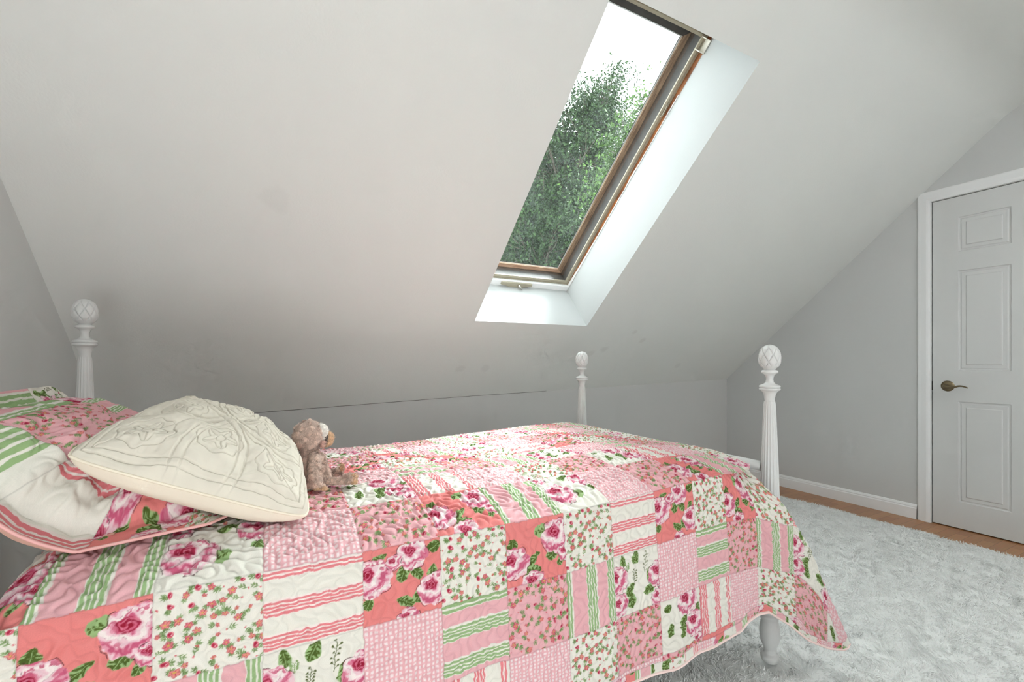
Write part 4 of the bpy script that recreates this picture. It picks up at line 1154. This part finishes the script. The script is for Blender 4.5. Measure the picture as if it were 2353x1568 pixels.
pad('foot_pad', [([Q(812, 1096, zb - .022), Q(813, 1106, zb - .022), Q(814, 1114, zb - .022)], [.0085, .009, .008])], TAN, lab='tan sole of the nearer foot')
pad('toe', [([Q(784, 1078, zb + .055), Q(788, 1070, zb + .055)], [.006, .0045])], TAN, lab='tan toe of the farther foot')
pad('face', [([Q(737, 992, zb + .018)], [(.019, .019, .021)]), ([Q(735, 1006, zb + .018)], [(.016, .016, .016)])], (244, 238, 228), lab='white fuzzy face patch')
pad('eye_patch', [([Q(746, 1004, zb + .02), Q(745, 1016, zb + .02)], [.009, .007])], (120, 110, 104), lab='grey fur by the eye')
pad('muzzle', [([Q(752, 995, zb + .03), Q(760, 1003, zb + .03), Q(757, 1015, zb + .028), Q(749, 1022, zb + .024)], [.006, .0085, .0085, .006])], TAN, nb=3500, lab='tan rounded snout')
furry('ear', [([Q(741, 1020, zb + .004)], [(.008, .006, .010)])], MK, (214, 172, 158), seed=12, nblade=900, length=.003)

# ------------------------------------------------------------------ rug
def rug():
    root = thing('shaggy_rug', 'fluffy white shag rug covering the floor up to the door wall', 'rug', (1.6, .3, 0))
    x0, x1, y0_, y1_ = -.15, 3.42, -1.7, 2.55
    nx_, ny_ = 180, 200
    nz = fnoise(512, 12, 60, 8)
    gx_, gy_ = np.meshgrid(np.linspace(0, 1, nx_), np.linspace(0, 1, ny_), indexing='ij')
    wob = lambda k, s: .012 * samp(nz, k * 400 + s, k * 0 + s)
    def edgeX(y): return x1 - .05 * np.clip((y - 1.7) / .6, 0, 1) - (.03 * np.clip((1.28 - y) / .6, 0, 1)) * 0 
    X = x0 + gx_ * (edgeX(y0_ + gy_ * (y1_ - y0_)) + wob(gy_, 40) - x0); Y = y0_ + gy_ * (y1_ - y0_) + wob(gx_, 90) * np.where(gy_ > .5, 1, -1)
    Z = .012 + .002 * samp(nz, gx_ * 900, gy_ * 1000)
    edge = np.minimum(np.minimum(gx_, 1 - gx_), np.minimum(gy_, 1 - gy_)); Z = np.where(edge < .004, .001, np.clip(Z, .006, .018))
    mb = simple('rug_base', (240, 242, 240), .95, bump=.5, bscale=90, var=.05, vscale=6, dist=.004)
    np_mesh('rug_backing', np.stack([X, Y, Z], 2).reshape(-1, 3), [grid_faces(nx_, ny_)], mb, root)
    n = 330000
    r = np.random.default_rng(12)
    k = int(n * .78)
    x = np.concatenate([r.uniform(.75, x1, k), r.uniform(x0, x1, n - k)]); y = np.concatenate([r.uniform(.1, y1_, k), r.uniform(y0_, y1_, n - k)])
    ex = edgeX(y) + .012 * samp(nz, (y - y0_) / (y1_ - y0_) * 400 + 40, y * 0 + 40)
    m = x < ex - .002
    for px_, py_ in ((1.478, .936), (1.478, 1.97), (-.529, 1.97)): m &= np.hypot(x - px_, y - py_) > .05
    x, y = x[m], y[m]; n = len(x)
    a = samp(fnoise(512, 30, 120, 9), x * 160, y * 160) * 1.3 + samp(fnoise(512, 8, 30, 10), x * 160, y * 160) * .5
    lean = 1.0 + .15 * samp(fnoise(512, 10, 40, 11), x * 160, y * 160)
    D = np.stack([np.cos(a) * lean, np.sin(a) * lean, np.full(n, .55)], 1) + r.normal(0, .42, (n, 3)); D[:, 2] = np.abs(D[:, 2]); D /= np.linalg.norm(D, axis=1)[:, None]
    L = r.uniform(.010, .024, n)[:, None]; P = np.stack([x, y, np.full(n, .009)], 1)
    sd = np.cross(D, r.normal(0, 1, (n, 3))); sd /= np.linalg.norm(sd, axis=1)[:, None]
    wd = .0012
    mid = P + D * L * .55 + np.array([0, 0, 1]) * L * .10; tip = P + D * L - np.array([0, 0, 1]) * L * .12
    V = np.stack([P - sd * wd, P + sd * wd, mid + sd * wd * .8, tip, mid - sd * wd * .8], 1).reshape(-1, 3)
    b = np.arange(n) * 5; F = np.stack([b, b + 1, b + 2, b + 3, b + 4], 1)
    c_ = np.repeat(lin((248, 249, 247))[None] * r.uniform(.92, 1.03, n)[:, None], 5, 0)
    o = np_mesh('rug_pile', V, [F], vcol_mat('rug_fibre', .9, 0, sheen=.2), root, smooth=False, colors=np.clip(c_, 0, 1))
    o['kind'] = 'stuff'
rug()

# ------------------------------------------------------------------ light
world = bpy.data.worlds.new('sky'); SC.world = world; world.use_nodes = True
bg = world.node_tree.nodes['Background']
bg.inputs['Color'].default_value = (.91, .97, 1, 1); bg.inputs['Strength'].default_value = 4.0
def area(name, loc, target, sx, sy, power, col=(1, 1, 1)):
    l = bpy.data.lights.new(name, 'AREA'); l.shape = 'RECTANGLE'; l.size = sx; l.size_y = sy; l.energy = power; l.color = col
    o = bpy.data.objects.new(name, l); COL.objects.link(o); o.location = loc
    o.rotation_euler = (Vector(target) - Vector(loc)).to_track_quat('-Z', 'Y').to_euler()
    return o
tag(area('rear_fill', (.35, -2.2, 1.2), (.3, 2, 1.2), 2.1, 1.8, 11.5, (.955, .988, 1)), 'large soft fill light added behind the viewer', 'light')  # added fill panel; the wall behind the viewer has no window
tag(area('up_fill', (-.2, -1.3, .45), (-.4, .7, 1.8), .9, 1.2, 22, (.96, .99, 1)), 'soft upward fill light added behind the viewer', 'light')  # added lamp aimed upward to brighten the ceiling
tag(area('door_fill', (2.6, -.5, 2.44), (2.7, .1, 0), 1.4, 1.4, 23, (.97, .99, 1)), 'soft downward fill light added near the door', 'light')  # added lamp facing down to brighten rug and baseboard, no fixture
sun = bpy.data.lights.new('sun_light', 'SUN'); sun.energy = 15; sun.angle = math.radians(36); sun.color = (.95, .995, 1)
so = bpy.data.objects.new('sun_light', sun); COL.objects.link(so); so.location = (2.5, 4, 6)
# aimed from above the skylight to the middle of the bed
so.rotation_euler = (Vector((.38, 1.28, .7)) - Vector((1.39, 1.86, 2.0))).to_track_quat('-Z', 'Y').to_euler()
tag(so, 'hazy daylight falling through the skylight onto the bed', 'light')

# ------------------------------------------------------------------ camera
cam = bpy.data.cameras.new('camera'); cam.sensor_width = 36; cam.lens = 1046 / 2353 * 36; cam.shift_y = 46 / 2353; cam.clip_start = .02; cam.clip_end = 200
co = bpy.data.objects.new('camera', cam); COL.objects.link(co); co.location = (0, 0, 1.025)
co.rotation_euler = (PI / 2, 0, -math.radians(28.142)); SC.camera = co
SC.view_settings.view_transform = 'Standard'; SC.view_settings.exposure = 0.36
SC.cycles.use_denoising = True
SC.cycles.use_adaptive_sampling = True; SC.cycles.adaptive_threshold = .12; SC.cycles.adaptive_min_samples = 8
SC.cycles.max_bounces = 6; SC.cycles.diffuse_bounces = 4; SC.cycles.glossy_bounces = 2; SC.cycles.transparent_max_bounces = 8
SC.cycles.sample_clamp_indirect = 6
